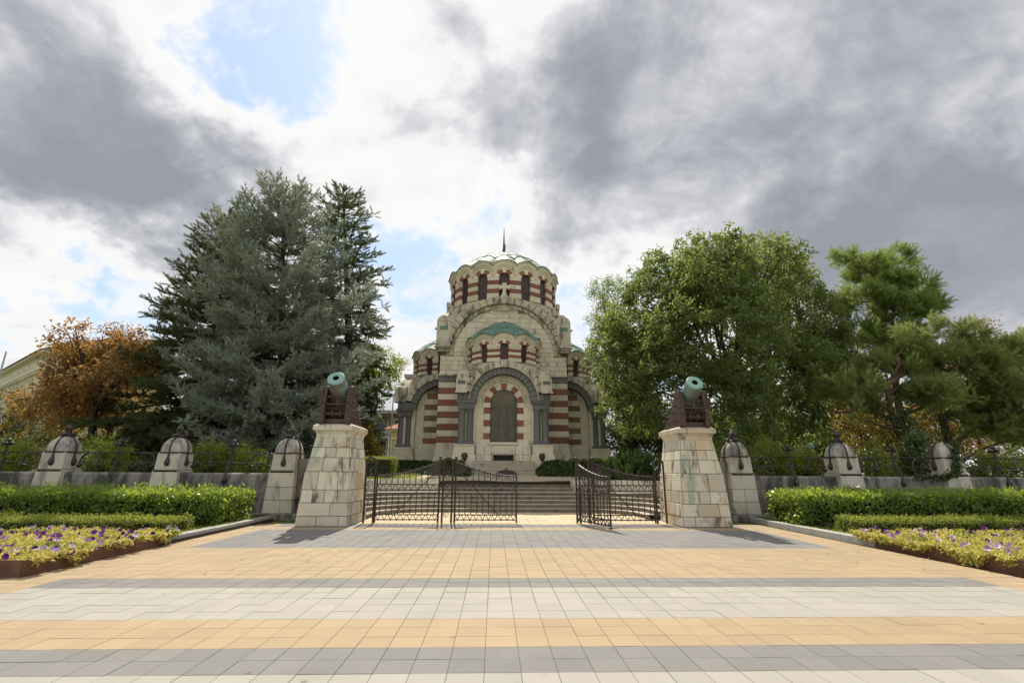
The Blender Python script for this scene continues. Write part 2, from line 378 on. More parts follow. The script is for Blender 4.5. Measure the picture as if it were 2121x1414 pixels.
for j in range(-38, 53):
    y = YR0+(j+0.5)*TS
    lim = 13.4 if y < 8.0 else (7.95 if y < 16.1 else 5.2)
    for i in range(-45, 46):
        x = X0+(i+0.5)*TS
        if abs(x) > lim: continue
        k = [b[2] for b in BANDS if b[0] <= y < b[1]][0]
        if abs(x) > 6.95: k = 't_orange'
        dv = hsv(x, y); zc = dv.dot(fw); vis = False
        if zc > 0.5:
            px, py = 1060.5+1000*dv.dot(rt)/zc, 707-1000*dv.dot(up)/zc
            vis = -30 < px < 2151 and py < 1440
        if vis and len(near) < 300: near.append((x, y, k)); continue
        dz = random.uniform(-0.0015, 0.0015)
        far.slab([(x-TS/2, y-TS/2, dz-0.012), (x+TS/2, y-TS/2, dz-0.012), (x+TS/2, y+TS/2, dz-0.012), (x-TS/2, y+TS/2, dz-0.012)], (0, 0, 1), gap=0.0035, proud=0.012, ch=0.003, back=0.0, mi=keys.index(k))
for x, y, k in near:
    o = link('paver', tile_me[k], pav_o); o.location = (x, y, random.uniform(-0.0015, 0.0015)); o.rotation_euler = (random.gauss(0, 0.0012), random.gauss(0, 0.0012), random.gauss(0, 0.0015))
tag(far.build('pavers', [M[k] for k in keys], pav_o), kind='stuff')

def sm(t): t = max(0.0, min(1.0, t)); return t*t*(3-2*t)
def rectd(x, y, x0, x1, y0, y1): return math.hypot(max(x0-x, 0, x-x1), max(y0-y, 0, y-y1))
def stair_r(x, y):
    if y < 18.8: return abs(x)-3.0
    return math.hypot(max(abs(x)-3.0, 0), y-18.8)
def lawn_z(x, y):
    z = 1.16 + 0.27*sm((y-24)/5)
    dd = min(rectd(x, y, -7.4, 7.4, 33.3, 40), rectd(x, y, -3.1, 3.1, 29.4, 44))
    k = sm((abs(x)-1.6)/1.0) if y < 29.5 else 1.0
    return z + k*0.72*sm(1-dd/2.6) + 0.02*math.sin(x*1.3+y*0.7)
def grid(xs, ys, f, skip):
    vs = [(x, y, f(x, y)) for y in ys for x in xs]; nx = len(xs); fs = []
    for j in range(len(ys)-1):
        for i in range(nx-1):
            if not skip((xs[i]+xs[i+1])/2, (ys[j]+ys[j+1])/2): fs.append((j*nx+i, j*nx+i+1, (j+1)*nx+i+1, (j+1)*nx+i))
    return vs, fs
xs = [-120, -80, -50, -30, -20, -14] + list(np.arange(-10, 10.01, 0.2)) + [14, 20, 30, 50, 80, 120]
ys = list(np.arange(17.95, 32, 0.2)) + [33, 34, 36, 38, 40, 42, 44, 46, 50, 60, 80, 130]
lw = MB(); lw.add(*grid([float(a) for a in xs], [float(a) for a in ys], lawn_z, lambda x, y: stair_r(x, y) < 4.3 and (y < 22.9 or (abs(x) < 3.1 and y < 23.8))))
tag(lw.build('lawn', M['grass'], smooth=True), kind='structure')
gr = MB(); gx = [float(a) for a in np.arange(-5.2, 5.21, 0.4)]; gy = [float(a) for a in np.arange(23.62, 28.21, 0.2)]
gr.add(*grid(gx, gy, lambda x, y: lawn_z(x, y)+0.012, lambda x, y: (abs(x) > 3.6 and y < 24.6) or (abs(x) > 4.4 and y > 26.5)))
tag(gr.build('path', M['gravel']), kind='structure')
# curved stairs up to the terrace
def stair_path(r, y0=17.6, n=10, x_in=3.0):
    pts = [(-x_in-r, y0), (-x_in-r, 18.8)]
    for k in range(1, n+1): a = PI-PI/2*k/n; pts.append((-x_in+r*math.cos(a), 18.8+r*math.sin(a)))
    for k in range(0, n): a = PI/2-PI/2*k/n; pts.append((x_in+r*math.cos(a), 18.8+r*math.sin(a)))
    pts += [(x_in+r, 18.8), (x_in+r, y0)]
    return pts
st = empty('stairs', (0, 20.7, 0), world=True); tag(st, kind='structure')
RI, TR = 0.145, 0.35
def sweep(mb, sect, n=10):
    rows = [[(p[0], p[1], z) for p in stair_path(r, n=n)] for r, z in sect]; k = len(rows[0])
    vs = [q for row in rows for q in row]; fs = []
    for a in range(len(rows)-1):
        for i in range(k-1): fs.append((a*k+i, a*k+i+1, (a+1)*k+i+1, (a+1)*k+i))
    mb.add(vs, fs)
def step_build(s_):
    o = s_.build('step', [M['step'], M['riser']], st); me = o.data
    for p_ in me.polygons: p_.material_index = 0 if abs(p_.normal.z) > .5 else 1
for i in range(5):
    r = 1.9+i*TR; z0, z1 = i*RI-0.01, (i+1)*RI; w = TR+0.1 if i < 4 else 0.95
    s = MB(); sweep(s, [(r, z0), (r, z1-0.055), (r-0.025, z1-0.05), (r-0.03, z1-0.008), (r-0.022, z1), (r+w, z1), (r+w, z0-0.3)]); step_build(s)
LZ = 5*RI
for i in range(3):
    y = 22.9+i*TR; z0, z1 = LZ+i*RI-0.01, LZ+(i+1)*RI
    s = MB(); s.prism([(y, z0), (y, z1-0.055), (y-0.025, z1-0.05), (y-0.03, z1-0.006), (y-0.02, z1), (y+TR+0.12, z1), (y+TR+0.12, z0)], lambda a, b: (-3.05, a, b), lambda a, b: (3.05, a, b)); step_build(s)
# low retaining walls that end the landing at both sides
for sgn, lab in ((-1, 'left'), (1, 'right')):
    w = empty('retaining_wall', (sgn*6, 20.5, LZ), world=True); tag(w, 'low curved stone wall bordering the %s side of the stair landing' % lab, 'wall', 'low walls beside the stairs')
    pts = []
    a_list = [0]+[PI/2*k/12 for k in range(13)]
    core = [((3+4.1)*sgn, 17.9), ((3+4.1)*sgn, 18.8)]+[((3+4.1*math.cos(a))*sgn, 18.8+4.1*math.sin(a)) for a in a_list[2:]]
    out = [((3+4.5)*sgn, 17.9), ((3+4.5)*sgn, 18.8)]+[((3+4.5*math.cos(a))*sgn, 18.8+4.5*math.sin(a)) for a in a_list[2:]]
    for k in range(len(core)-1):
        for z0, z1 in ((LZ-0.02, LZ+0.3), (LZ+0.3, LZ+0.52)):
            b = MB(); e = 0.006
            A, B, C_, D_ = [Vector((*q, 0)) for q in (core[k], core[k+1], out[k+1], out[k])]
            t = (B-A).normalized()*e; A2, B2, C2, D2 = A+t, B-t, C_-t, D_+t
            b.prism([(0, 0), (1, 0), (1, 1), (0, 1)], lambda u, v: tuple((A2*(1-u)*(1-v)+B2*u*(1-v)+C2*u*v+D2*(1-u)*v)+Vector((0, 0, z0+0.004))), lambda u, v: tuple((A2*(1-u)*(1-v)+B2*u*(1-v)+C2*u*v+D2*(1-u)*v)+Vector((0, 0, z1-0.004))))
            b.build('stone_block', M['pier'], w)

# ------------------------------------------------------------------ stone blocks on any wall face
def lerp(a, b, t): return a+(b-a)*t
def course(face, nrm, t0, t1, cuts, name, mat, parent, **kw):
    """face(s,t)->point; one course of stones between heights t0 and t1, split at cuts (0..1)"""
    for a, b in zip(cuts[:-1], cuts[1:]):
        mb = MB(); mb.slab([face(a, t0), face(b, t0), face(b, t1), face(a, t1)], nrm, **kw); mb.build(name, mat, parent)
def cutlist(n, jit=0.12, off=0.0):
    c = [0.0]+[min(0.95, max(0.05, (k+off)/n+random.uniform(-jit, jit)/n)) for k in range(1 if off == 0 else 0, n)]+[1.0]
    return [c[0]]+[x for x in c[1:-1] if 0.04 < x < 0.96]+[1.0]

# ------------------------------------------------------------------ gate pillars
def gate_pillar(cx, label):
    p = empty('gate_pillar', (cx, 16.4, 0), world=True); tag(p, label, 'pillar', 'stone gate pillars carrying cannons')
    Z = [0, .29, .66, 1.03, 1.56, 1.98, 2.29, 2.62]
    def lev(z):
        if z <= 1.56: t = z/1.56; return lerp(.75, .67, t), lerp(15.38, 15.48, t), lerp(17.44, 17.40, t)
        t = (z-1.56)/1.06; return lerp(.655, .515, t), lerp(15.50, 15.70, t), lerp(17.38, 17.28, t)
    core = MB(); vs = []; fs = []
    lv = [0, 1.56, 1.5601, 2.62]
    for k, z in enumerate(lv):
        hx, y0, y1 = lev(z-(0.0001 if k == 1 else 0)); vs += [(cx-hx, y0, z), (cx+hx, y0, z), (cx+hx, y1, z), (cx-hx, y1, z)]
    for k in range(3): fs += [(k*4+i, k*4+(i+1) % 4, k*4+4+(i+1) % 4, k*4+4+i) for i in range(4)]
    core.add(vs, fs); core.build('core', M['joint'], p)
    for k in range(7):
        z0, z1 = Z[k], Z[k+1]; e = 0.00011 if z0 == 1.56 else 0
        a0, b0 = lev(z0+e), lev(z1)
        def cor(i, t):
            hx, y0, y1 = [lerp(q, w, t) for q, w in zip(a0, b0)]; z = lerp(z0, z1, t)
            return Vector([(cx-hx, y0, z), (cx+hx, y0, z), (cx+hx, y1, z), (cx-hx, y1, z)][i])
        for sd in range(4):
            fc = lambda s, t: cor(sd, t).lerp(cor((sd+1) % 4, t), s)
            nn = (fc(1, 0)-fc(0, 0)).cross(fc(0, 1)-fc(0, 0))
            cuts = cutlist(random.choice((2, 3, 3)) if sd in (0, 2) else random.choice((3, 4)), 0.35, 0.0 if k % 2 else 0.5)
            course(fc, nn, 0, 1, cuts, 'stone_block', M['pillar'], p, gap=0.007, proud=0.022+random.uniform(0, .012), ch=0.012)
    neck = MB(); rings = []
    for z, hx, ye in [(2.62, .53, .0), (2.70, .535, -.01), (2.78, .565, .03), (2.83, .615, .08)]:
        rings.append((z, hx, 15.69-ye, 17.29+ye))
    vs = [q for z, hx, y0, y1 in rings for q in ((cx-hx, y0, z), (cx+hx, y0, z), (cx+hx, y1, z), (cx-hx, y1, z))]
    neck.add(vs, [(k*4+i, k*4+(i+1) % 4, k*4+4+(i+1) % 4, k*4+4+i) for k in range(3) for i in range(4)]+[(0, 1, 2, 3)]); neck.build('moulding', M['pillar'], p)
    c = MB()
    vs = []
    for z, hx, e in [(2.832, .635, .10), (2.97, .635, .10), (3.03, .525, -.02)]: vs += [(cx-hx, 15.69-e, z), (cx+hx, 15.69-e, z), (cx+hx, 17.29+e, z), (cx-hx, 17.29+e, z)]
    c.add(vs, [(k*4+i, k*4+(i+1) % 4, k*4+4+(i+1) % 4, k*4+4+i) for k in range(2) for i in range(4)]+[(3, 2, 1, 0), (8, 9, 10, 11)]); c.build('cap_stone', M['pillar'], p)
    return p
gate_pillar(-5.62, 'weathered limestone gate pillar left of the iron gates, carrying a cannon')
gate_pillar(5.98, 'weathered limestone gate pillar right of the iron gates, carrying a cannon')

# ------------------------------------------------------------------ cannons
def cannon(cx, label, y0=15.55, z0=3.03, s=1.0, rz=0.0, elev=32):
    c = empty('cannon', (cx, y0+0.8*s, z0), rz); tag(c, label, 'cannon', 'bronze cannons on iron carriages'); c.scale = (s, s, s)
    prof = [(-.72, 0.05), (-.74, .5), (-.66, .9), (-.60, 1.18), (-.42, 1.26), (-.24, 1.2), (-.12, .98), (.25, .62), (.72, .22), (.92, .20), (.92, 0.05)]
    for sx in (-1, 1):
        k = MB(); k.prism(prof, lambda a, b: (sx*.36, a, b), lambda a, b: (sx*.43, a, b)); ch = k.build('cheek', M['rustiron'], c)
        f = MB(); f.prism([(-.78, .05), (-.80, .5), (-.71, .92), (-.64, 1.2), (-.57, 1.2), (-.60, .9), (-.66, .5), (-.64, .05)], lambda a, b: (sx*.33, a, b), lambda a, b: (sx*.48, a, b)); f.build('front_flange', M['rustiron'], ch)
        f = MB()
        for z in (.36, .44, .62, .70):
            for xx in (.37, .44): f.ball((sx*xx, -.80, z), .022, 6, 4)
        for (yy, zz) in ((-.5, .25), (-.1, .25), (.4, .25), (-.35, .75), (.0, .55)): f.tube([(sx*.42, yy, zz), (sx*.50, yy, zz)], .03, 6)
        tag(f.build('bolts', M['rustiron'], ch), kind='stuff')
        f = MB(); f.tube([(sx*.40, -.62, .42), (sx*.78, -.66, .44)], .014, 5); f.build('rod', M['rustiron'], c)
        f = MB(); f.tube([(sx*.47, -.70, 1.1), (sx*.47, -.76, .78), (sx*.47, -.77, .6)], [.022, .022, .05], 6); f.build('stay', M['rustiron'], c)
        f = MB(); f.tube([(sx*.44, .6, .3), (sx*.62, .6, .3)], .028, 6); f.build('hook', M['rustiron'], c)
        f = MB(); f.prism([(0.0, 0.0), (1.68, 0.0), (1.68, .05), (0.0, .05)], lambda a, b: (sx*.33, a-.75, b), lambda a, b: (sx*.50, a-.75, b))
        for q in range(12): f.ball((sx*.47, -.7+q*.14, .05), .022, 6, 4)
        f.build('base_rail', M['rustiron'], c)
        f = MB(); f.tube([(sx*.30, -.42, 1.08), (sx*.46, -.42, 1.08)], .11, 12); f.build('trunnion', M['rustiron'], c)
    for (yy, zz, r) in ((-.66, .86, .028), (-.70, .62, .026), (-.55, .33, .055), (.2, .3, .05), (.6, .15, .05), (-.2, .15, .05)):
        b = MB(); b.tube([(-.40, yy, zz), (.40, yy, zz)], r, 8); b.build('crossbar', M['rustiron'], c)
    for xx in (-.12, .14):
        b = MB(); b.lathe([(.0, -.03), (.105, -.03), (.105, .03), (.0, .03)], 14, T=Matrix.Translation((xx, -.56, .33)) @ Matrix.Rotation(PI/2, 4, 'Y')); b.build('roller', M['rustiron'], c)
    b = MB(); b.prism([(-.60, .03), (-.60, .16), (.7, .16), (.7, .03)], lambda a, z: (-.355, a, z), lambda a, z: (.355, a, z)); b.build('base_plate', M['rustiron'], c)
    b = MB(); b.prism([(-.30, .16), (-.42, .58), (-.36, .58), (-.24, .16)], lambda a, z: (-.355, a, z), lambda a, z: (.355, a, z)); b.build('back_plate', M['rustiron'], c)
    b = MB(); b.tube([(.04, -.69, .58), (.04, -.66, .84), (.04, -.62, 1.12)], [.05, .038, .045], 8); b.tube([(-.08, -.64, 1.1), (.14, -.64, 1.1)], .035, 6); b.build('elevating_screw', M['rustiron'], c)
    # barrel: axis along -Y raised by elev
    T = Matrix.Translation((0, -.42, 1.06)) @ Matrix.Rotation(R(90-elev), 4, 'X') @ Matrix.Translation((0, 0, -.13))
    b = MB(); b.lathe([(.10, .35), (.10, .78), (.25, .785), (.266, .77), (.272, .42), (.283, .41), (.283, .34), (.275, .33), (.29, .0), (.302, -.01), (.302, -.09), (.294, -.1), (.318, -.5), (.33, -.95), (.31, -1.0), (.2, -1.08), (.08, -1.12), (.08, -1.2), (.001, -1.22)], 28, T=T)
    br = b.build('barrel', M['barrel'], c, smooth=True)
    b = MB(); b.lathe([(.099, .74), (.099, .80), (.245, .808), (.269, .785), (.270, .74)], 28, T=T); b.build('muzzle_ring', M['muzzle'], br, smooth=True)
    b = MB(); b.lathe([(.098, .80), (.098, .4), (.001, .4)], 20, T=T); b.build('bore', M['dark'], br)
    return c
cannon(-5.62, 'green bronze cannon on brown iron carriage atop the left gate pillar')
cannon(5.98, 'green bronze cannon on brown iron carriage atop the right gate pillar')

# ------------------------------------------------------------------ boundary walls, piers, railings
def supersq(h, e=6, n=24):
    out = []
    for k in range(n):
        a = 2*PI*(k+.5)/n; c, s_ = math.cos(a), math.sin(a); r = (abs(c)**e+abs(s_)**e)**(-1/e); out.append((h*r*c, h*r*s_))
    return out
def pier(root, cx, yf=17.4, ivy=False):
    dz = 0.0; cy = yf+.5
    p = MB()
    p.box(cx-.40, cx+.40, cy-.43, cy+.43, 0.2, 1.6)
    po = p.build('pier', M['joint'], root)
    zs = [.2, .62, 1.04, 1.52]
    for k in range(3):
        def cor(i, t):
            z = lerp(zs[k], zs[k+1], t); h = lerp(.475, .415, (z-.2)/1.32)
            return Vector([(cx-h, cy-h-.02, z), (cx+h, cy-h-.02, z), (cx+h, cy+h, z), (cx-h, cy+h, z)][i])
        for sd in range(4):
            fc = lambda s, t: cor(sd, t).lerp(cor((sd+1) % 4, t), s)
            nn = (fc(1, 0)-fc(0, 0)).cross(fc(0, 1)-fc(0, 0))
            course(fc, nn, 0, 1, [0, random.uniform(.4, .6), 1] if k < 2 else [0, 1], 'stone_block', M['pier'], po, gap=0.006, proud=0.01, ch=0.008)
    s = MB()
    lv = [(1.52, .43), (1.56, .43), (1.575, .40), (2.16, .375)]
    vs = [q for z, h in lv for q in ((cx-h, cy-h, z), (cx+h, cy-h, z), (cx+h, cy+h, z), (cx-h, cy+h, z))]
    s.add(vs, [(k*4+i, k*4+(i+1) % 4, k*4+4+(i+1) % 4, k*4+4+i) for k in range(3) for i in range(4)]+[(3, 2, 1, 0)]); s.build('shaft', M['pier'], po)
    c = MB(); rows = []
    for t in (0, .08, .25, .45, .62, .77, .88, .95, .99):
        h = .385*(1-t**2.6)**.5 if t > 0 else .385
        rows.append([(cx+a, cy+b, 2.16+.57*t) for a, b in supersq(max(h, .05), lerp(7, 3, t))])
    k = len(rows[0]); c.add([q for r_ in rows for q in r_], [(a*k+i, a*k+(i+1) % k, (a+1)*k+(i+1) % k, (a+1)*k+i) for a in range(len(rows)-1) for i in range(k)]+[tuple(range((len(rows)-1)*k, len(rows)*k))])
    c.build('dome_cap', M['piercap'], po, smooth=True)
    b = MB()
    for q in (supersq(.395, 7),): b.tube([(cx+x, cy+y, 2.17) for x, y in q], .026, 6, closed=True)
    b.build('iron_band', M['iron'], po)
    for a in range(4):
        ca, sa = [(0, -1), (1, 0), (0, 1), (-1, 0)][a]
        b = MB(); pts = []
        for t in (.97, .88, .77, .62, .45, .25, .08, 0): h = .385*(1-t**2.6)**.5+.012; pts.append((cx+ca*h, cy+sa*h, 2.16+.57*t))
        pts += [(cx+ca*.40, cy+sa*.40, 2.0)]
        b.tube(pts, .028, 6); hh = .40
        b.lathe([(.03, .22), (.045, .14), (.075, .06), (.09, -.02), (.085, -.08), (.05, -.13), (.001, -.15)], 10, (cx+ca*hh, cy+sa*hh), zc=1.86)
        b.build('strap', M['iron'], po, smooth=True)
    if not ivy:
        b = MB(); b.lathe([(.001, .0), (.16, .0), (.17, .04), (.11, .07), (.10, .16), (.115, .18), (.095, .2), (.105, .26), (.115, .30), (.06, .40), (.001, .46)], 12, (cx, cy), zc=2.70)
        for a in range(4):
            an = PI/2*a; ux, uy = math.cos(an), math.sin(an); wx, wy = -uy, ux
            b.tube([(cx+ux*.19+wx*q, cy+uy*.19+wy*q, 2.77) for q in (-.09, .09)], .05, 8)
            b.tube([(cx+ux*.08, cy+uy*.08, 2.92), (cx+ux*.15, cy+uy*.15, 3.0)], [.03, .022], 6)
        b.build('finial', M['iron'], po, smooth=True)
    return po
def wall_run(root, x0, x1, y0=17.62, th=.46):
    core = MB(); core.box(x0+.01, x1-.01, y0+.03, y0+th-.03, .2, 1.44); w = core.build('wall_core', M['joint'], root)
    n = max(1, round((x1-x0)/1.25)); L = (x1-x0)/n
    for k in range(n):
        b = MB(); a, c = x0+k*L+.004, x0+(k+1)*L-.004
        pr = [(y0, 1.06), (y0, 1.43), (y0+.02, 1.47), (y0+.07, 1.5), (y0+th-.07, 1.5), (y0+th, 1.45), (y0+th, 1.06)]
        b.prism(pr, lambda u, v: (a, u, v), lambda u, v: (c, u, v)); b.build('coping_stone', M['wall'], w)
    for z0, z1, m_ in ((.62, 1.055, 2), (.2, .62, 2)):
        k2 = max(2, round((x1-x0)/.8))
        fc = lambda s, t: Vector((lerp(x0, x1, s), y0+.012, lerp(z0, z1, t)))
        course(fc, (0, -1, 0), 0, 1, cutlist(k2, .2, 0.5 if z0 < .5 else 0), 'stone_block', M['wall'], w, gap=.006, proud=.01, ch=.008)
def ledge(root, x0, x1):
    n = max(1, round((x1-x0)/1.3)); L = (x1-x0)/n
    for k in range(n):
        b = MB(); b.bbox(x0+k*L+.003, x0+(k+1)*L-.003, 17.02, 18.0, -.02, .20, .02); b.build('ledge_stone', M['wall'], root)
def wing(root, sgn, x_p, x_q):
    """short wall with a dipping top between the end pier and the gate pillar"""
    b = MB(); n = 8; pr = [(x_p, .2)]
    for k in range(n+1): t = k/n; pr.append((lerp(x_p, x_q, t), 1.98+.28*t*t))
    pr.append((x_q, .2))
    if sgn > 0: pr = pr[::-1]
    b.prism(pr, lambda a, z: (a, 17.74, z), lambda a, z: (a, 18.10, z)); w = b.build('wing_wall', M['wall'], root)
    for z0, z1 in ((.2, .62), (.62, 1.04), (1.04, 1.52)):
        a, c = min(x_p, x_q), max(x_p, x_q)
        fc = lambda s, t: Vector((lerp(a, c, s), 17.738, lerp(z0, z1, t)))
        course(fc, (0, -1, 0), 0, 1, [0, random.uniform(.35, .65), 1], 'stone_block', M['wall'], w, gap=.007, proud=.012, ch=.008)
def drop(b, x, y, z): b.lathe([(.02, .16), (.04, .10), (.07, .04), (.085, -.02), (.075, -.08), (.04, -.12), (.001, -.14)], 10, (x, y), zc=z)
def railing(x0, x1, label):
    L = x1-x0; yc = 17.86; o = empty('iron_railing', (x0+L/2, yc, 1.5)); tag(o, label, 'railing', 'iron railings along the boundary wall')
    h = L/2
    b = MB()
    for ph in (0, PI):
        n = int(L/.035); b.tube([(-h+L*k/n, .013*math.cos(k*.9+ph), .67+.013*math.sin(k*.9+ph)) for k in range(n+1)], .014, 4)
    b.build('twisted_cable', M['iron'], o)
    b = MB(); b.tube([(-h, 0, .34), (h, 0, .34)], .018, 6); b.build('lower_bar', M['iron'], o)
    for cx in (-.98, .98):
        cx = cx*L/3.1*1.0
        b = MB(); R_ = .30; pts = [(cx-R_, 0, .24)]+[(cx+R_*math.cos(PI-PI*k/12), 0, .36+R_*math.sin(PI*k/12)) for k in range(13)]+[(cx+R_, 0, .24)]
        b.tube(pts, .032, 7); b.build('hoop', M['iron'], o, smooth=True)
        for sx in (-1, 1):
            b = MB(); b.lathe([(.001, -.09), (.05, -.07), (.07, -.02), (.10, .0), (.10, .03), (.04, .05), (.035, .09)], 10, (cx+sx*R_, 0), zc=.22); b.build('hoop_foot', M['iron'], o, smooth=True)
            b = MB(); b.tube([(cx+sx*.26, 0, .34), (cx+sx*.12, 0, .34), (cx+sx*.04, 0, .28), (cx+sx*.03, 0, .16), (cx+sx*.03, 0, -.005)], .018, 6); b.build('curved_stay', M['iron'], o)
    b = MB()
    for dx in (-.03, .03): b.tube([(dx, 0, -.005), (dx, 0, .9)], .02, 6)
    b.tube([(0, 0, .85), (0, 0, 1.0)], .05, 8); b.build('mid_post', M['iron'], o)
    b = MB(); b.ball((0, 0, 1.06), .085, 10, 8)
    for a in range(4): b.ball((.11*math.cos(a*PI/2+.4), .11*math.sin(a*PI/2+.4), .95), .065, 8, 6)
    b.build('ball_finial', M['iron'], o, smooth=True)
    b = MB(); b.tube([(0, 0, .45), (0, -.16, .2), (0, -.27, .02), (0, -.28, -.1)], .022, 6); drop(b, 0, -.28, -.22); b.build('hanging_drop', M['iron'], o, smooth=True)
    return o
PL = [-7.83, -11.76, -15.62, -19.5]; PR = [8.28, 12.24, 16.17, 20.1]
for sgn, PP, lab in ((-1, PL, 'left'), (1, PR, 'right')):
    w = empty('boundary_wall', (sgn*13, 17.8, 0), world=True)
    tag(w, 'blackened stone boundary wall with domed piers %s of the gates' % lab, 'wall')
    for k, x in enumerate(PP):
        pier(w, x, ivy=(sgn > 0 and k == 2))
        if k: a, c = sorted((PP[k-1], x)); wall_run(w, a+.42, c-.42)
    a, c = sorted((PP[0]-sgn*1.6, PP[-1])); ledge(w, a if sgn > 0 else a, c)
    wing(w, sgn, PP[0]-sgn*.40, (-6.3 if sgn < 0 else 6.6))
RL = [('iron railing with two hoops between the pier by the left pillar and the second pier', 0), ('iron railing between the two leftmost domed piers', 1), ('iron railing section cut by the left edge, before the orange tree', 2)]
for t_, k in RL: railing(PL[k+1]+.40, PL[k]-.40, t_)
RR = [('iron railing nearest the right gate pillar, in front of the small cannon', 0), ('iron railing between the second right pier and the ivy-topped pier', 1), ('iron railing section cut by the right edge beyond the ivy-topped pier', 2)]
for t_, k in RR: railing(PR[k]+.40, PR[k+1]-.40, t_)

# ------------------------------------------------------------------ iron gates
def spiral(c, r, turns=1.75, a0=0.0, d=1, n=22):
    return [(c[0]+r*(1-.86*k/n)*math.cos(a0+d*2*PI*turns*k/n), 0, c[1]+r*(1-.86*k/n)*math.sin(a0+d*2*PI*turns*k/n)) for k in range(n+1)]
def gate_leaf(loc, rz, label, L=2.03, wheel=False):
    o = empty('gate_leaf', loc, rz); tag(o, label, 'gate', 'leaves of the iron gates')
    I = M['iron']
    top = lambda x: 1.45 + .44*(1-min(1, x/L))**1.9 + .0
    b = MB(); b.tube([(0, 0, 0.012), (0, 0, 1.99)], .032, 8); b.ball((0, 0, 2.03), .05, 10, 8); b.build('hinge_post', I, o, smooth=True)
    b = MB(); b.tube([(L, 0, .04 if not wheel else .08), (L, 0, 1.52)], .027, 8)
    b.ball((L, 0, .045), .033, 8, 6); b.build('end_post', I, o, smooth=True)
    for z in (.11, .26, .91, 1.01, 1.18):
        b = MB(); b.box(0, L, -.012, .012, z-.016, z+.016); b.build('rail', I, o)
    b = MB(); n = 18; b.tube([(L*k/n, 0, top(L*k/n)) for k in range(n+1)], .026, 6); b.build('curved_rail', I, o, smooth=True)
    nb = 10; sp = L/(nb+.5)
    for k in range(nb):
        x = sp*(k+.75); b = MB(); b.tube([(x, 0, .26), (x, 0, .91)], .0155, 5); b.build('bar', I, o)
    for k in range(nb):
        x = sp*(k+1.0)
        if x < .36: continue
        b = MB(); b.tube([(x, 0, 1.18), (x, 0, top(x)+.03)], .0155, 5); b.ball((x, 0, top(x)+.05), .02, 6, 4); b.build('bar', I, o)
    for z0, z1 in ((.11, .26), (1.01, 1.18)):
        b = MB(); nz = 10; w = L/nz
        for k in range(nz): b.tube([(w*k+.01, 0, z1), (w*(k+.5), 0, z0), (w*(k+1)-.01, 0, z1)], .0155, 5)
        for k in range(nz): b.ball((w*(k+.5), 0, z0-.02), .02, 6, 4)
        b.build('zigzag', I, o)
    b = MB(); b.tube([(.12, .014, 1.58), (1.4, .014, .26)], .016, 5); b.ball((.78, .014, .90), .03, 6, 4); b.build('brace', I, o)
    b = MB(); cz = 1.90; pts = [(0.0, cz)]+[(.40*math.cos(a), cz+.40*math.sin(a)) for a in [R(-90+q*8.4) for q in range(8)]]
    b.prism(pts, lambda u, v: (u, -.01, v), lambda u, v: (u, .01, v))
    for q in range(5):
        a = R(-84+q*12); b.tube([(.08*math.cos(a), -.014, cz+.08*math.sin(a)), (.37*math.cos(a), -.014, cz+.37*math.sin(a))], .008, 4)
    b.tube([(.40*math.cos(R(-90+q*8.4)), 0, cz+.40*math.sin(R(-90+q*8.4))) for q in range(8)], .02, 6)
    b.build('fan_plate', I, o)
    for k in range(2, nb):
        x = sp*(k+.5); r_ = .055+.025*max(0, 1-x/L)
        b = MB(); b.tube(spiral((x, top(x)-.1), r_, 1.4, PI/2, 1 if k % 2 else -1, 14), .009, 4, cap=False); b.build('scroll', I, o)
    return o
def scroll_panel(loc, label, w=.30, h=2.02, lean=0.0):
    o = empty('scroll_panel', loc, 0); tag(o, label, 'gate', 'arched scroll panels of the gates')
    hw = w/2; b = MB()
    pts = [(-hw, 0, 0.01), (-hw, 0, h*.5), (-hw, 0, h-hw)]+[(hw*math.cos(PI-PI*k/10), 0, h-hw+hw*math.sin(PI*k/10)) for k in range(1, 10)]+[(hw, 0, h-hw), (hw, 0, h*.5), (hw, 0, 0.01)]
    pts = [(p[0]+lean*p[2], p[1], p[2]) for p in pts]
    b.tube(pts, .034, 8); b.build('arch_frame', M['iron'], o, smooth=True)
    n = 7; sp = (h-.42)/n
    for k in range(n):
        z = .22+k*sp+sp*.3; b = MB(); d_ = 1 if k % 2 else -1
        sp_ = spiral((lean*z, z), min(hw-.03, sp*.5), 2.0, PI/2*d_, d_, 24)
        b.tube(sp_, .011, 4, cap=False); b.build('scroll', M['iron'], o)
    return o
GY = 16.38
scroll_panel((-4.50, GY, 0), 'narrow arched iron scroll panel against the left stone pillar', lean=-.02)
gate_leaf((-2.30, GY, 0), PI, 'fixed iron gate leaf beside the left stone pillar', L=2.0)
scroll_panel((-2.03, GY, 0), 'narrow arched iron scroll panel between the two left gate leaves')
gate_leaf((-1.78, GY, 0), 0, 'closed iron gate leaf ending at the open gap, left of centre', L=1.98)
gate_leaf((2.16, GY, 0), math.atan2(-1.75, .70), 'iron gate leaf swung open towards the plaza', L=1.85, wheel=True)
scroll_panel((2.42, GY, 0), 'narrow arched iron scroll panel beside the swung-open gate leaf')
gate_leaf((2.70, GY, 0), 0, 'fixed iron gate leaf beside the right stone pillar', L=2.0)
scroll_panel((4.92, GY, 0), 'narrow arched iron scroll panel against the right stone pillar', lean=.0)

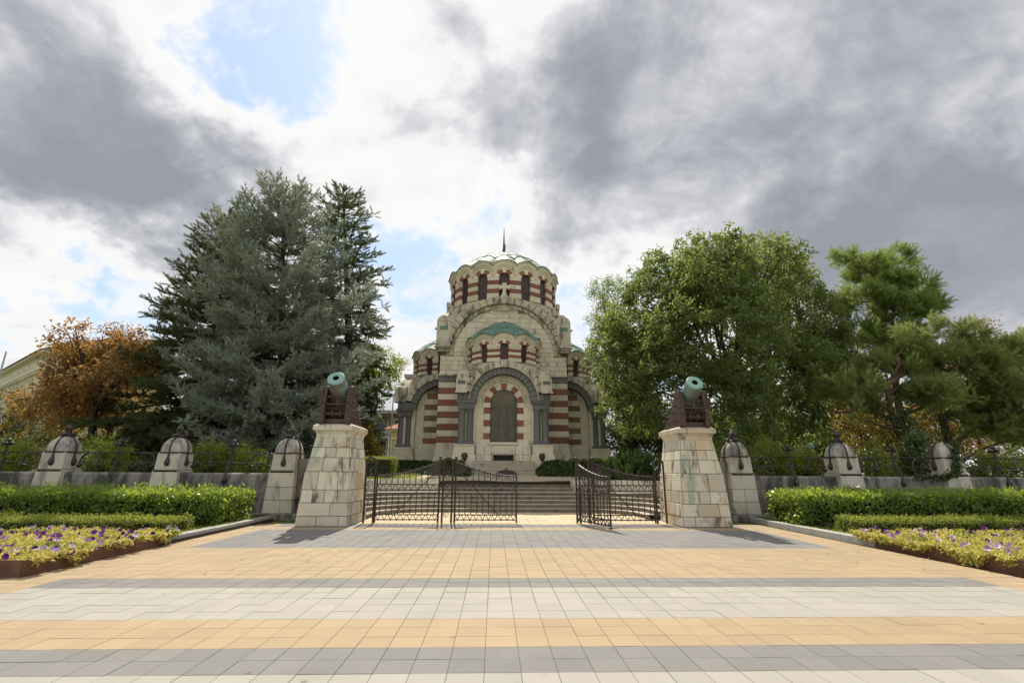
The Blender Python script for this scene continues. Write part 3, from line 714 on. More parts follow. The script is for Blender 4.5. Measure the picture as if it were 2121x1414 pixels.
# ------------------------------------------------------------------ the chapel
CC = Vector((0, 36.65, 0)); HC = 4.35
chapel = empty('chapel', (0, 36.65, 1.4), world=True)
tag(chapel, 'domed cream stone chapel with red stripes, dark columns and green copper roofs', 'chapel')
BL = []                                   # every dressed stone: (mesh builder, material, size in view)
def stone(quad, nrm, mat, **kw):
    q = [Vector(p) for p in quad]; n = Vector(nrm).normalized(); c = sum(q, Vector())/len(q)
    a = 0.5*sum(((q[i]-q[0]).cross(q[i+1]-q[0]) for i in range(1, len(q)-1)), Vector()).length
    v = CAM-c; w = max(0.0, n.dot(v.normalized()))*a/v.length_squared
    if v.y < 0 and w < 1e-5: pass
    mb = MB(); mb.slab(quad, nrm, **kw); BL.append((w, mb, mat))
ROT = [Matrix.Translation(CC) @ Matrix.Rotation(a, 4, 'Z') for a in (0, -PI/2, PI/2, PI)]
def PT(T, u, v, z): return T @ Vector((u, -(HC+v), z))
def NV(T, u, v, z=0): return (T.to_3x3() @ Vector((u, -v, z)))
def arcq(c, r0, r1, a0, a1, n=2):
    o = [(c[0]+r0*math.cos(lerp(a0, a1, k/n)), c[1]+r0*math.sin(lerp(a0, a1, k/n))) for k in range(n+1)]
    o2 = [(c[0]+r1*math.cos(lerp(a1, a0, k/n)), c[1]+r1*math.sin(lerp(a1, a0, k/n))) for k in range(n+1)]
    return o[::-1] + o2[::-1]
SZ = 5.77                                 # springing of the porch arches
def porch(T, front):
    nF = NV(T, 0, 1)
    core = MB()
    def bx(u0, u1, v0, v1, z0, z1, mb=core, b=0.0):
        TT = T @ Matrix(((1, 0, 0, 0), (0, -1, 0, -HC), (0, 0, 1, 0), (0, 0, 0, 1)))
        (mb.bbox(u0, u1, v0, v1, z0, z1, b, TT) if b else mb.box(u0, u1, v0, v1, z0, z1, TT))
    bx(-2.28, 2.28, -.2, 2.33, 1.3, 5.9)
    pc = MB()
    arc = [(2.27*math.cos(PI*k/20), SZ+2.3*math.sin(PI*k/20)) for k in range(21)]
    core.prism(arc, lambda a, b: PT(T, a, -.2, b), lambda a, b: PT(T, a, 2.33, b))
    for sx in (-1, 1):
        bx(*sorted((sx*1.74, sx*2.62)), 1.74, 2.60, 1.3, 5.78); bx(*sorted((sx*1.9, sx*2.74)), 1.9, 2.8, 5.781, 6.2)
    porch_o = core.build('porch', M['cream'], chapel)
    rf = MB(); n = 24
    arc = [(2.25*math.cos(PI*k/n), SZ+2.44*math.sin(PI*k/n)) for k in range(n+1)]
    rf.prism(arc, lambda a, b: PT(T, a, -.1, b), lambda a, b: PT(T, a, 2.31, b))
    arc = [(-.1, SZ)]+[(2.27*math.cos(PI/2-PI/2*k/12), SZ+2.41*math.sin(PI/2-PI/2*k/12)) for k in range(13)]
    rf.prism(arc, lambda a, b: PT(T, -2.26, a, b), lambda a, b: PT(T, 2.26, a, b))
    # stepped stone scales where the two vaults meet
    for sx in (-1, 1):
        for k in range(7):
            t = k/6; u = sx*lerp(2.25, .9, t); z = lerp(6.75, 8.05, t**.8); v1 = lerp(2.65, 2.45, t)
            bx(min(u, u-sx*.55), max(u, u-sx*.55), .2, min(v1, 2.3), z-.4, z, rf)
    rf.build('porch_roof', M['cream_weather'], porch_o)
    # pedestals and plinth
    for sx in (-1, 1):
        for (u0, u1, v0, v1, z0, z1) in ((1.66, 3.02, 1.66, 3.16, 1.3, 2.56), (1.72, 2.96, 1.72, 3.08, 2.56, 3.04), (1.70, 2.98, 1.70, 3.10, 3.04, 3.14)):
            b = MB(); a, c = sorted((sx*u0, sx*u1)); bx(a, c, v0, v1, z0, z1, b, .02); b.build('pedestal', M['cream'], porch_o)
    for (z0, z1) in ((1.3, 2.56), (2.56, 3.1)):
        cuts = [-1.66, -1.15, -.70] ; L_ = list(zip(cuts[:-1], cuts[1:])) + [(-.70, .70)] + [(-b, -a) for a, b in zip(cuts[:-1], cuts[1:])]
        for a, b in L_:
            v = 2.62 if abs(a+b) > .1 else 2.72
            stone([PT(T, a, v, z0), PT(T, b, v, z0), PT(T, b, v, z1), PT(T, a, v, z1)], nF, 'cream', gap=.006, proud=.02, ch=.01, back=.4)
    # columns: three shafts on each outer corner
    for sx in (-1, 1):
        for (u, v) in ((2.54, 2.70), (2.03, 2.70), (2.54, 2.17)):
            c = T @ Vector((sx*u, -(HC+v), 0)); b = MB()
            b.lathe([(.001, 3.30), (.235, 3.30), (.245, 3.36), (.215, 3.42), (.205, 3.45), (.198, 5.12), (.215, 5.16), (.20, 5.19)], 16, (c.x, c.y)); b.build('column_shaft', M['grey'], porch_o, smooth=True)
            b = MB(); h = .25
            rows = [(.19, 5.19), (.235, 5.24), (.25, 5.32), (.252, 5.50)]
            vs = []
            for hh, z in rows: vs += [PT(T, sx*u+dx*hh, v+dv*hh, z) for dx, dv in ((-1, -1), (1, -1), (1, 1), (-1, 1))]
            b.add(vs, [(k*4+i, k*4+(i+1) % 4, k*4+4+(i+1) % 4, k*4+4+i) for k in range(3) for i in range(4)]+[(0, 1, 2, 3), (12, 13, 14, 15)]); b.build('capital', M['grey'], porch_o)
        b = MB(); a, c = sorted((sx*1.74, sx*2.84)); bx(a, c, 1.86, 3.0, 3.14, 3.235, b, .015); a, c = sorted((sx*1.78, sx*2.80)); bx(a, c, 1.90, 2.96, 3.235, 3.31, b, .015); b.build('column_base', M['grey'], porch_o)
        b = MB(); a, c = sorted((sx*1.70, sx*2.88)); bx(a, c, 1.84, 3.04, 5.62, 5.76, b, .02); a, c = sorted((sx*1.76, sx*2.82)); bx(a, c, 1.88, 2.98, 5.50, 5.62, b, .02); b.build('abacus', M['grey'], porch_o)
        b = MB(); c = T @ Vector((sx*2.285, -(HC+2.62), 0)); b.tube([(c.x, c.y, 3.32), (c.x, c.y, 5.2)], .035, 6); c = T @ Vector((sx*2.63, -(HC+2.435), 0)); b.tube([(c.x, c.y, 3.32), (c.x, c.y, 5.2)], .035, 6); b.build('slender_shaft', M['cream'], porch_o)
    # arch of dark stones, hood of cream stones: front
    nv = 19
    for k in range(nv):
        a0, a1 = PI*k/nv, PI*(k+1)/nv
        stone([PT(T, u, 2.90, z) for u, z in arcq((0, SZ), 1.66, 2.07, a0, a1)], nF, 'grey', gap=.010, proud=.03, ch=.012, back=.62)
    nh = 13; h0 = R(13)
    for k in range(nh):
        a0, a1 = lerp(h0, PI-h0, k/nh), lerp(h0, PI-h0, (k+1)/nh)
        stone([PT(T, u, 3.02, z) for u, z in arcq((0, SZ), 2.07, 2.48+(.06 if k == nh//2 else 0), a0, a1)], nF, 'cream_weather', gap=.012, proud=.05+(.06 if k == nh//2 else 0), ch=.03, back=1.0)
    b = MB(); b.tube([PT(T, 2.10*math.cos(PI*k/32), 3.05, SZ+2.10*math.sin(PI*k/32)) for k in range(33)], .045, 6, cap=False); b.build('hood_roll', M['cream_weather'], porch_o, smooth=True)
    for sx in (-1, 1):
        for a, c in ((2.07, 2.46), (2.46, 2.86)):
            q = [(a, 5.775), (c, 5.775), (c, 6.21), (a, 6.21)]
            q = [(sx*u, z) for u, z in q][::sx]
            stone([PT(T, u, 2.90, z) for u, z in q], nF, 'grey', gap=.010, proud=.03, ch=.012, back=.5)
        # side half-arches against the cube
        U = 2.80; nS = NV(T, sx, 0); k9 = 9
        for k in range(k9):
            a0, a1 = PI/2*k/k9, PI/2*(k+1)/k9
            stone([PT(T, sx*U, v, z) for v, z in arcq((0, SZ), 1.66, 2.07, a0, a1)][::-1 if sx > 0 else 1], nS, 'grey', gap=.010, proud=.03, ch=.012, back=.5)
        for k in range(6):
            a0, a1 = lerp(h0, PI/2, k/6), lerp(h0, PI/2, (k+1)/6)
            stone([PT(T, sx*(U+.1), v, z) for v, z in arcq((0, SZ), 2.07, 2.48, a0, a1)][::-1 if sx > 0 else 1], nS, 'cream_weather', gap=.012, proud=.06, ch=.03, back=.7)
        for a, c in ((2.07, 2.46), (2.46, 2.86)):
            stone([PT(T, sx*U, v, z) for v, z in [(a, 5.775), (c, 5.775), (c, 6.21), (a, 6.21)]], nS, 'grey', gap=.010, proud=.03, ch=.012, back=.5)
        # side recess: cream wall with brown bands
        zs = [3.1, 3.42, 3.80, 4.2, 4.58, 4.98, 5.36, 5.76, 6.14, 6.54, 6.92]
        for i in range(len(zs)-1):
            z0, z1 = zs[i], zs[i+1]; lim = 1.66 if z0 < SZ-.2 else math.sqrt(max(.05, 1.70**2-(z0-SZ)**2))
            inner = 1.18 if z0 < 5.3 else max(.2, min(1.18, lim-.52))
            segs = [(0, inner/2 if i % 2 == 0 else inner, i % 2), (inner, lim, 0)] + ([(inner/2, inner, 0)] if i % 2 == 0 else [])
            for a, c, rd in segs:
                if c-a < .06: continue
                stone([PT(T, sx*2.29, v, z) for v, z in [(a, z0), (c, z0), (c, z1), (a, z1)]], nS, ('brown' if i > 2 else 'red') if rd else 'cream', gap=.009, proud=.015 if not rd else .02, ch=.006)
        b = MB(); bx(*sorted((sx*2.20, sx*2.42)), -.02, 1.68, 1.3, 3.1, b, .01); b.build('plinth_stone', M['cream'], porch_o)
        # corner turret with rounded top
        b = MB(); pr = [(2.26, 6.21), (2.26, 7.0)]+[(2.59+.33*math.cos(PI-PI*k/8), 7.0+.36*math.sin(PI*k/8)) for k in range(1, 8)]+[(2.92, 7.0), (2.92, 6.35), (2.98, 6.28), (2.98, 6.21)]
        b.prism([(sx*u, z) for u, z in pr], lambda a, z: PT(T, a, 2.42, z), lambda a, z: PT(T, a, 3.20, z)); b.build('corner_turret', M['cream_weather'], porch_o)
        b = MB(); bx(*sorted((sx*2.36, sx*2.82)), 3.1, 3.215, 6.72, 6.95, b, .01); b.build('turret_recess', M['grey'], porch_o)
        b = MB(); c = PT(T, sx*2.2, 3.12, 6.95); b.ball(c, .13, 8, 6, 1.4); b.build('scroll_stone', M['cream_weather'], porch_o, smooth=True)
    # front recess wall behind the tablet
    v = 2.34
    courses = [3.1, 3.49, 3.87, 4.26, 4.65, 5.04, 5.42, 5.72]
    for i in range(len(courses)-1):
        z0, z1 = courses[i], courses[i+1]
        for sx in (-1, 1):
            for a, c, mt in ((.80, 1.24, 'red' if i % 2 and front else 'cream'), (1.24, 1.70, 'cream')):
                q = [(sx*a, z0), (sx*c, z0), (sx*c, z1), (sx*a, z1)][::sx]
                stone([PT(T, u, v, z) for u, z in q], nF, mt, gap=.009, proud=.016 if mt == 'red' else .012, ch=.005)
    for k in range(9):
        a0, a1 = PI*k/9, PI*(k+1)/9
        stone([PT(T, u, v, z) for u, z in arcq((0, 5.72), .79, 1.22, a0, a1)], nF, 'red' if k % 2 == 0 and front else 'cream', gap=.009, proud=.02, ch=.006)
    for k in range(11):
        a0, a1 = PI*k/11, PI*(k+1)/11
        stone([PT(T, u, v, z) for u, z in arcq((0, 5.74), 1.23, 1.70, a0, a1)], nF, 'cream', gap=.009, proud=.012, ch=.005)
    if front:
        b = MB()
        for k in range(10):
            a0, a1 = lerp(R(8), R(172), k/10), lerp(R(8), R(172), (k+1)/10); pts = []
            for j in range(9):
                t = j/8; a = lerp(a0, a1, t); rr = 1.30+.11*math.sin(PI*t)**2; pts.append(PT(T, rr*math.cos(a), v+.03, 5.72+rr*math.sin(a)))
            b.tube(pts, .016, 5); am = (a0+a1)/2; b.ball(PT(T, 1.33*math.cos(am), v+.02, 5.72+1.33*math.sin(am)), .028, 6, 4)
        for sx in (-1, 1): b.tube([PT(T, sx*1.29, v+.03, 5.9), PT(T, sx*1.32, v+.03, 5.72), PT(T, sx*1.32, v+.03, 5.45)], .016, 5)
        b.build('carved_ornament', M['cream_weather'], porch_o)
        pl = MB(); pr = [(-.79, 3.32), (.79, 3.32)]+[(.79*math.cos(PI*k/20), 5.72+.79*math.sin(PI*k/20)) for k in range(21)]
        pl.prism(pr, lambda a, z: PT(T, a, v-.02, z), lambda a, z: PT(T, a, v+.06, z)); po = pl.build('memorial_tablet', M['tablet'], chapel)
        tag(po, 'tall arched bronze memorial tablet with rows of gilt lettering')
        fr = MB(); pr2 = pr; fr.tube([PT(T, a, v+.06, z) for a, z in pr], .03, 5, closed=True); fr.build('tablet_frame', M['bronze'], po)
        for (u, z) in ((-.68, 5.42), (.68, 5.42), (-.68, 4.35), (.68, 4.35), (-.70, 3.42), (.70, 3.42), (0, 6.38)):
            b = MB(); b.ball(PT(T, u, v+.07, z), .05, 8, 6); b.build('rosette', M['patina'], po, smooth=True)
        b = MB(); bx(-.84, .84, v, v+.16, 3.15, 3.31, b, .02); b.build('tablet_sill', M['cream'], porch_o)
        # barred cellar opening and two lion-head spouts
        b = MB(); bx(-.62, .62, 2.60, 2.755, 2.2, 2.54, b); co = b.build('cellar_opening', M['dark'], chapel)
        b = MB()
        for k in range(10): c = PT(T, -.70+1.4*k/9, 2.86, 0); b.tube([(c.x, c.y, 2.2), (c.x, c.y, 2.64)], .012, 5); b.ball((c.x, c.y, 2.65), .02, 6, 4)
        for z in (2.24, 2.56): b.tube([PT(T, -.72, 2.86, z), PT(T, .72, 2.86, z)], .014, 5)
        b.build('window_grille', M['iron'], co)
        for sx in (-1, 1):
            b = MB(); c = PT(T, sx*2.28, 3.18, 2.46); b.ball(c, .14, 10, 8, 1.2); b.ball(c+Vector((0, -.10, -.08)), .08, 8, 6); b.ball(c+Vector((-.11, 0, .14)), .05, 6, 5); b.ball(c+Vector((.11, 0, .14)), .05, 6, 5); b.ball(c+Vector((0, .0, -.18)), .1, 8, 6, 1.3)
            for q in range(8): a = q*PI/4; b.ball(c+Vector((.15*math.cos(a), .02, .15*math.sin(a))), .055, 6, 5)
            b.build('lion_head', M['iron'], porch_o, smooth=True)
def mat_tablet():
    m, g, b = new_mat('gilt_lettered_bronze'); p = wpos(g); sep = g.node('ShaderNodeSeparateXYZ'); g.put(sep.inputs[0], p)
    rows = g.math('SINE', g.math('MULTIPLY', sep.outputs['Z'], 2*PI/.075))
    cols = g.math('SINE', g.math('MULTIPLY', g.math('ADD', sep.outputs['X'], .2), 2*PI/.52))
    mp = g.node('ShaderNodeMapping'); g.put(mp.inputs['Vector'], p); mp.inputs['Scale'].default_value = (1, 1, .5)
    n = g.noise(mp.outputs[0], 55, 2, 0.7); n2 = g.noise(p, 2.2, 4, 0.6)
    head = g.ramp(sep.outputs['Z'], 5.55, 5.62)
    body = g.math('MULTIPLY', g.ramp(cols, -.55, -.2), g.ramp(n2, .40, .62))
    msk = g.math('MULTIPLY', g.math('MULTIPLY', g.ramp(rows, .0, .5), g.ramp(n, .42, .52)), g.math('MAXIMUM', body, g.math('MULTIPLY', head, g.ramp(g.math('ABSOLUTE', sep.outputs['X']), .62, .56))))
    base = g.mix(g.ramp(n2, .35, .65), (0.085, 0.070, 0.046), (0.060, 0.056, 0.042))
    g.put(b.inputs['Base Color'], g.mix(g.math('MULTIPLY', msk, 0.6), base, (0.36, 0.26, 0.10))); b.inputs['Roughness'].default_value = .5; b.inputs['Metallic'].default_value = .2
    return m
M['tablet'] = mat_tablet(); M['bronze'] = mat_plain('dark_bronze', (.08, .07, .05), .5, .3); M['patina'] = mat_plain('green_rosette', (.06, .10, .07), .6, .1)
for i in range(3): porch(ROT[i], i == 0)

# cube of the nave: core, striped piers, ashlar, gables
core = MB(); core.box(-4.27, 4.27, CC.y-4.27, CC.y+4.27, 1.3, 11.6)
lo = [(4.2*s*math.cos(a)/max(abs(math.cos(a)), abs(math.sin(a))), 4.2*s*math.sin(a)/max(abs(math.cos(a)), abs(math.sin(a)))) for s in (1,) for a in [2*PI*k/48 for k in range(48)]]
hi = [(4.22*math.cos(2*PI*k/48), 4.22*math.sin(2*PI*k/48)) for k in range(48)]
nave = core.build('nave', M['joint'], chapel)
rf = MB(); rf.add([(x, CC.y+y, 11.55) for x, y in lo]+[(x, CC.y+y, 12.95) for x, y in hi], [(k, (k+1) % 48, 48+(k+1) % 48, 48+k) for k in range(48)])
for k in range(8):                        # stone scales on the four corner slopes
    pass
arc = [(3.95*math.cos(PI*k/28), 9.25+3.95*math.sin(PI*k/28)) for k in range(29)]
for T in (ROT[0], ROT[1]): rf.prism(arc, lambda a, b: T @ Vector((a, -4.30, b)), lambda a, b: T @ Vector((a, 4.30, b)))
for sx in (-1, 1):
    for sy in (-1, 1):
        for k in range(6):
            t = k/5; w_ = lerp(4.25, 3.3, t); z = lerp(11.95, 12.85, t)
            rf.box(*sorted((sx*(w_-1.2), sx*w_)), *sorted((CC.y+sy*(w_-1.2), CC.y+sy*w_)), z-.6, z)
rf.build('nave_roof', M['cream_weather'], nave)
T0 = ROT[0]; nF = Vector((0, -1, 0))
zst = [3.0+.4*k for k in range(12)]
for sx in (-1, 1):
    for i in range(11):
        z0, z1 = zst[i], zst[i+1]; rd = i % 2 == 1
        cuts = [2.5, 4.36] if (rd and i % 4 == 1) else [2.5, random.uniform(3.2, 3.7), 4.36]
        for a, c in zip(cuts[:-1], cuts[1:]):
            q = [(sx*a, z0), (sx*c, z0), (sx*c, z1), (sx*a, z1)][::sx]
            stone([PT(T0, u, -.05, z) for u, z in q], nF, 'red' if rd else 'cream', gap=.009, proud=.055 if not rd else .06, ch=.006)
        stone([PT(T0, sx*4.36, v, z) for v, z in [(-.05, z0), (-1.6, z0), (-1.6, z1), (-.05, z1)]], (sx, 0, 0), 'red' if rd else 'cream', gap=.009, proud=.01, ch=.004)
    for a, c in ((2.5, 3.1), (3.1, 3.72), (3.72, 4.40)):
        q = [(sx*a, 7.4), (sx*c, 7.4), (sx*c, 7.79), (sx*a, 7.79)][::sx]
        stone([PT(T0, u, -.03, z) for u, z in q], nF, 'grey', gap=.009, proud=.07, ch=.008)
    b = MB(); b.bbox(*sorted((sx*2.5, sx*4.44)), CC.y-HC-.12, CC.y-HC+.4, 7.79, 7.93, .03); b.build('string_course', M['cream_weather'], nave)
    b = MB(); b.bbox(*sorted((sx*2.6, sx*4.50)), CC.y-HC-.16, CC.y-HC+1.0, 1.3, 2.5, .03); b.bbox(*sorted((sx*2.6, sx*4.44)), CC.y-HC-.10, CC.y-HC+1.0, 2.5, 2.995, .03); b.build('plinth_stone', M['cream'], nave)
# ashlar of the gable wall
z = 7.93; row = 0
while z < 12.62:
    h = random.choice((.33, .36, .30, .40)); z1 = min(z+h, 12.68)
    def lim(zz): return 4.34 if zz < 9.3 else math.sqrt(max(.01, 3.50**2-(zz-9.25)**2))
    u = -lim((z+z1)/2)+0.0; first = True; L_ = lim((z+z1)/2)
    while u < L_-.02:
        w = random.uniform(.42, .85)
        if L_-(u+w) < .3: w = L_-u
        if not (abs(u+w/2) < 1.9 and z1 < 9.8):
            a, c = u, u+w
            lo_, hi_ = (-lim(z), lim(z)), (-lim(z1), lim(z1))
            q = [(max(a, lo_[0]), z), (min(c, lo_[1]), z), (min(c, hi_[1]), z1), (max(a, hi_[0]), z1)]
            if q[1][0]-q[0][0] > .1 and q[2][0]-q[3][0] > .06:
                stone([PT(T0, p_, -.07, q_) for p_, q_ in q], nF, 'cream', gap=.009, proud=.05, ch=.005, back=.02)
        u += w
    z = z1; row += 1
gz = 9.25
for fi, T in enumerate(ROT[:3]):
    n_ = NV(T, 0, 1); nv = 27 if fi == 0 else 15
    for k in range(nv):
        a0, a1 = PI*k/nv, PI*(k+1)/nv
        stone([PT(T, u, .0, z) for u, z in arcq((0, gz), 3.46, 3.72, a0, a1)], n_, 'cream_weather', gap=.009, proud=.10, ch=.03, back=.1)
    nh = 21 if fi == 0 else 13
    for k in range(nh):
        a0, a1 = lerp(R(14), R(166), k/nh), lerp(R(14), R(166), (k+1)/nh)
        stone([PT(T, u, .1, z) for u, z in arcq((0, gz), 3.72, 4.24+(.05 if k == nh//2 else 0), a0, a1)], n_, 'cream_weather', gap=.012, proud=.22, ch=.05, back=.35)
    # cross on the gable
    x = MB(); zc = 13.46
    TT = T @ Matrix(((1, 0, 0, 0), (0, -1, 0, -HC), (0, 0, 1, 0), (0, 0, 0, 1)))
    for pr in ([(-.34, zc), (.34, zc), (.15, zc+.28), (.11, zc+.55), (-.11, zc+.55), (-.15, zc+.28)], [(-.11, zc+.55), (.11, zc+.55), (.17, zc+1.12), (-.17, zc+1.12)], [(-.40, zc+.64), (-.40, zc+.98), (-.10, zc+.90), (.10, zc+.90), (.40, zc+.98), (.40, zc+.64), (.10, zc+.72), (-.10, zc+.72)]):
        x.prism(pr, lambda a, b: PT(T, a, -.10+(.004 if len(pr) == 8 else 0), b), lambda a, b: PT(T, a, .14+(.006 if len(pr) == 8 else 0), b))
    x.build('stone_cross', M['cream'], nave)
for sx in (-1, 1):
    for sy in (-1, 1):
        b = MB(); x0, x1 = 3.66, 4.62; z0 = 9.62
        yy = lambda v: CC.y+sy*v
        b.bbox(*sorted((sx*x0, sx*x1)), *sorted((yy(3.66), yy(4.68))), z0+.2, 11.65, .03)
        pr = [(4.14+.47*math.cos(PI*k/10), 11.6+.40*math.sin(PI*k/10)) for k in range(11)]
        b.prism([(sx*u, z) for u, z in pr], lambda a, z: (a, yy(3.70), z), lambda a, z: (a, yy(4.70), z))
        t = b.build('corner_turret', M['cream_weather'], nave)
        b = MB()
        for k, (e, za, zb) in enumerate(((.08, z0+.12, z0+.22), (.02, z0+.0, z0+.12), (-.08, z0-.14, z0+.0))): b.bbox(*sorted((sx*(x0-.02), sx*(x1+e))), *sorted((yy(3.6), yy(4.68+e))), za, zb-.002, .015)
        b.build('corbel', M['cream_weather'], t)
        b = MB(); b.bbox(*sorted((sx*3.86, sx*4.40)), *sorted((yy(4.60), yy(4.705))), 10.98, 11.26, .01); b.build('turret_recess', M['copper'], t)
        b = MB(); c = (sx*3.6, yy(4.55), 11.55); b.ball(c, .17, 8, 6, 1.4); b.tube([(sx*4.60, yy(4.3), 11.15), (sx*4.80, yy(4.3), 11.15)], .08, 8); b.build('water_spout', M['cream_weather'], t, smooth=True)

# ---- drums with round-headed windows, scalloped eaves and copper domes
def drum(cx, cy, Rr, bays, step, rot, zb, zs, zp, rw, rv, ztop, Ro, Hd, name):
    """bays: list of bay indices; step: angle of a bay; zb drum foot, zs sill, zp springing"""
    def C(th, z, d=0.0): return Vector((cx+(Rr+d)*math.sin(th), cy-(Rr+d)*math.cos(th), z))
    hw = Rr*step/2
    th0 = rot+(bays[0]-.5)*step; th1 = rot+(bays[-1]+.5)*step; full = abs(th1-th0-2*PI) < 1e-3
    n = len(bays)*6
    core = MB(); rows = [(-.20, zb), (-.20, zp+rw+.1)]
    vs = [C(lerp(th0, th1, k/n), z, d) for d, z in rows for k in range(n+1)]
    core.add(vs, [(k, k+1, n+2+k, n+1+k) for k in range(n)])
    zc = ztop-Ro; top = lambda s: zc+math.sqrt(max(0.0, Ro*Ro-s*s))
    for bi in bays:                        # spandrels above the windows
        tb = rot+bi*step; ns = 14
        low = []; hi_ = []
        for k in range(ns+1):
            s = -hw+2*hw*k/ns; zl = zp+math.sqrt(max(0, (rv-.03)**2-s*s)) if abs(s) < rv-.03 else zp-.01
            low.append(C(tb+s/Rr, zl)); hi_.append(C(tb+s/Rr, top(s)-.05))
        core.add(low+hi_, [(k, k+1, ns+2+k, ns+1+k) for k in range(ns)])
    dr = core.build(name, M['cream'], chapel)
    sk = MB(); prof = [(.28, zb-.55), (.28, zb-.30), (.16, zb-.22), (.16, zb-.08), (.06, zs-.14), (.06, zs-.06), (-.02, zs-.02), (-.2, zs-.01)]
    vs = [C(lerp(th0, th1, k/n), z, d) for d, z in prof for k in range(n+1)]; m_ = len(prof)
    sk.add(vs, [(a*(n+1)+k, a*(n+1)+k+1, (a+1)*(n+1)+k+1, (a+1)*(n+1)+k) for a in range(m_-1) for k in range(n)]); sk.build('drum_base', M['cream_weather'], dr)
    hwin = rw/Rr
    H_ = zp-zs
    cs = [zs, zs+.27*H_, zs+.47*H_, zs+.68*H_, zs+.88*H_, zp+.001]; cm = ['cream', 'red', 'cream', 'red', 'cream']
    ends = bays if full else bays+[bays[-1]+1]
    for bi in ends:
        tb = rot+(bi-.5)*step; a0, a1 = tb-(step/2-hwin), tb+(step/2-hwin)
        if not full and bi == bays[0]: a0 = tb
        if not full and bi == bays[-1]+1: a1 = tb
        nn = Vector((math.sin(tb), -math.cos(tb), 0))
        for i in range(5):
            e = .03 if i == 0 else 0
            stone([C(a0-e*.6/Rr, cs[i], e), C(a1+e*.6/Rr, cs[i], e), C(a1+e*.6/Rr, cs[i+1], e), C(a0-e*.6/Rr, cs[i+1], e)], nn, cm[i], gap=.009, proud=.035, ch=.008, back=.22)
    for bi in bays:
        tb = rot+bi*step; nn = Vector((math.sin(tb), -math.cos(tb), 0))
        w = MB(); pr = [(-rw-.02, zs-.02), (rw+.02, zs-.02)]+[((rw+.02)*math.cos(PI*k/12), zp+(rw+.02)*math.sin(PI*k/12)) for k in range(13)]
        w.prism(pr, lambda s, z: C(tb+s/Rr, z, -.19), lambda s, z: C(tb+s/Rr, z, -.15)); wo = w.build('window', M['glass'], dr)
        w = MB(); w.tube([C(tb+s*.93/Rr, zs+(z-zs)*.97, -.14) for s, z in pr[1:]]+[C(tb-rw*.93/Rr, zs, -.14)], .022, 5)
        for q in (.33, .66): w.tube([C(tb-rw/Rr, lerp(zs, zp, q), -.145), C(tb+rw/Rr, lerp(zs, zp, q), -.145)], .010, 4)
        w.build('frame', M['wframe'], wo)
        for a0, a1, mt in ((0, 32, 'cream'), (32, 73, 'red'), (73, 107, 'cream'), (107, 148, 'red'), (148, 180, 'cream')):
            e = .0 if mt == 'red' else .012
            ro = rv+(.05 if a0 == 73 else 0)
            stone([C(tb+s/Rr, z, .0) for s, z in arcq((0, zp), rw, ro, R(a0), R(a1), 3)], nn, mt, gap=.006, proud=.03+e, ch=.008, back=.22)
        # stepped hood moulding following the scallop
        hd = MB(); sec = [(-.46, .0), (-.44, .07), (-.30, .08), (-.28, .15), (-.10, .16), (-.08, .22), (.0, .23), (.02, .05)]
        sc_ = (ztop-zp-rv)/.62
        ns = 12; vs = []
        for dz, dd in sec:
            for k in range(ns+1):
                s = -hw+2*hw*k/ns; zz = top(s); nx = s/Ro; r_ = Ro+dz*sc_
                ss = s; zq = zc+math.sqrt(max(0.0, r_*r_-ss*ss)) if abs(ss) < r_ else zc
                vs.append(C(tb+ss/Rr, zq, dd*sc_))
        hd.add(vs, [(a*(ns+1)+k, a*(ns+1)+k+1, (a+1)*(ns+1)+k+1, (a+1)*(ns+1)+k) for a in range(len(sec)-1) for k in range(ns)])
        hd.build('hood_moulding', M['cream'], dr)
        lp = MB(); lp.tube([C(tb+(-hw+2*hw*k/ns)/Rr, top(-hw+2*hw*k/ns)+.03, .23*sc_) for k in range(ns+1)], .045*sc_, 5, cap=False); lp.build('eave_edge', M['copper_dark'], dr)
    for bi in ends:
        tb = rot+(bi-.5)*step; b = MB(); b.lathe([(.09*sc_, -.06), (.10*sc_, .05), (.05*sc_, .18*sc_), (.001, .24*sc_)], 8, (C(tb, 0, .22*sc_).x, C(tb, 0, .22*sc_).y), zc=top(hw)); b.build('eave_knob', M['cream_weather'], dr)
    # dome
    Rd = Rr+.2
    def dome(th, t, off=0.0):
        ph = (th-rot)/step; s = (ph-round(ph))*2*hw/1.0; s = s/1.0
        zz = top(min(hw, abs(s)))
        zv = top(hw); zlow = zv+(zz-zv)*(1-t)**4
        r_ = Rd*(1-t)
        return Vector((cx+(r_+off)*math.sin(th), cy-(r_+off)*math.cos(th), zlow+Hd*(1-(1-t)**1.75)+off*.6))
    dm = MB(); nt = 14; n2 = len(bays)*8; vs = [dome(lerp(th0, th1, k/n2), min(t/nt, .995)) for t in range(nt+1) for k in range(n2+1)]
    dm.add(vs, [(a*(n2+1)+k, a*(n2+1)+k+1, (a+1)*(n2+1)+k+1, (a+1)*(n2+1)+k) for a in range(nt) for k in range(n2)])
    do = dm.build('dome', M['copper'], chapel, smooth=True)
    rb = MB(); q = .04*sc_
    def path(A, B, n_=5): return [dome(lerp(A[0], B[0], k/n_), lerp(A[1], B[1], k/n_), .01) for k in range(n_+1)]
    for bi in ends:
        tb = rot+(bi-.5)*step; tc_ = rot+bi*step
        rb.tube(path((tb, .0), (tb, .20)), q, 4); rb.tube(path((tb, .42), (tb, .97), 8), q, 4)
        if bi in bays or full:
            rb.tube(path((tb, .20), (tc_, .30)), q, 4); rb.tube(path((tc_, .30), (tb+step, .20)), q, 4)
            rb.tube(path((tb, .42), (tc_, .30)), q, 4); rb.tube(path((tc_, .30), (tb+step, .42)), q, 4)
            rb.tube(path((tb, .20), (tb, .24)), q, 4)
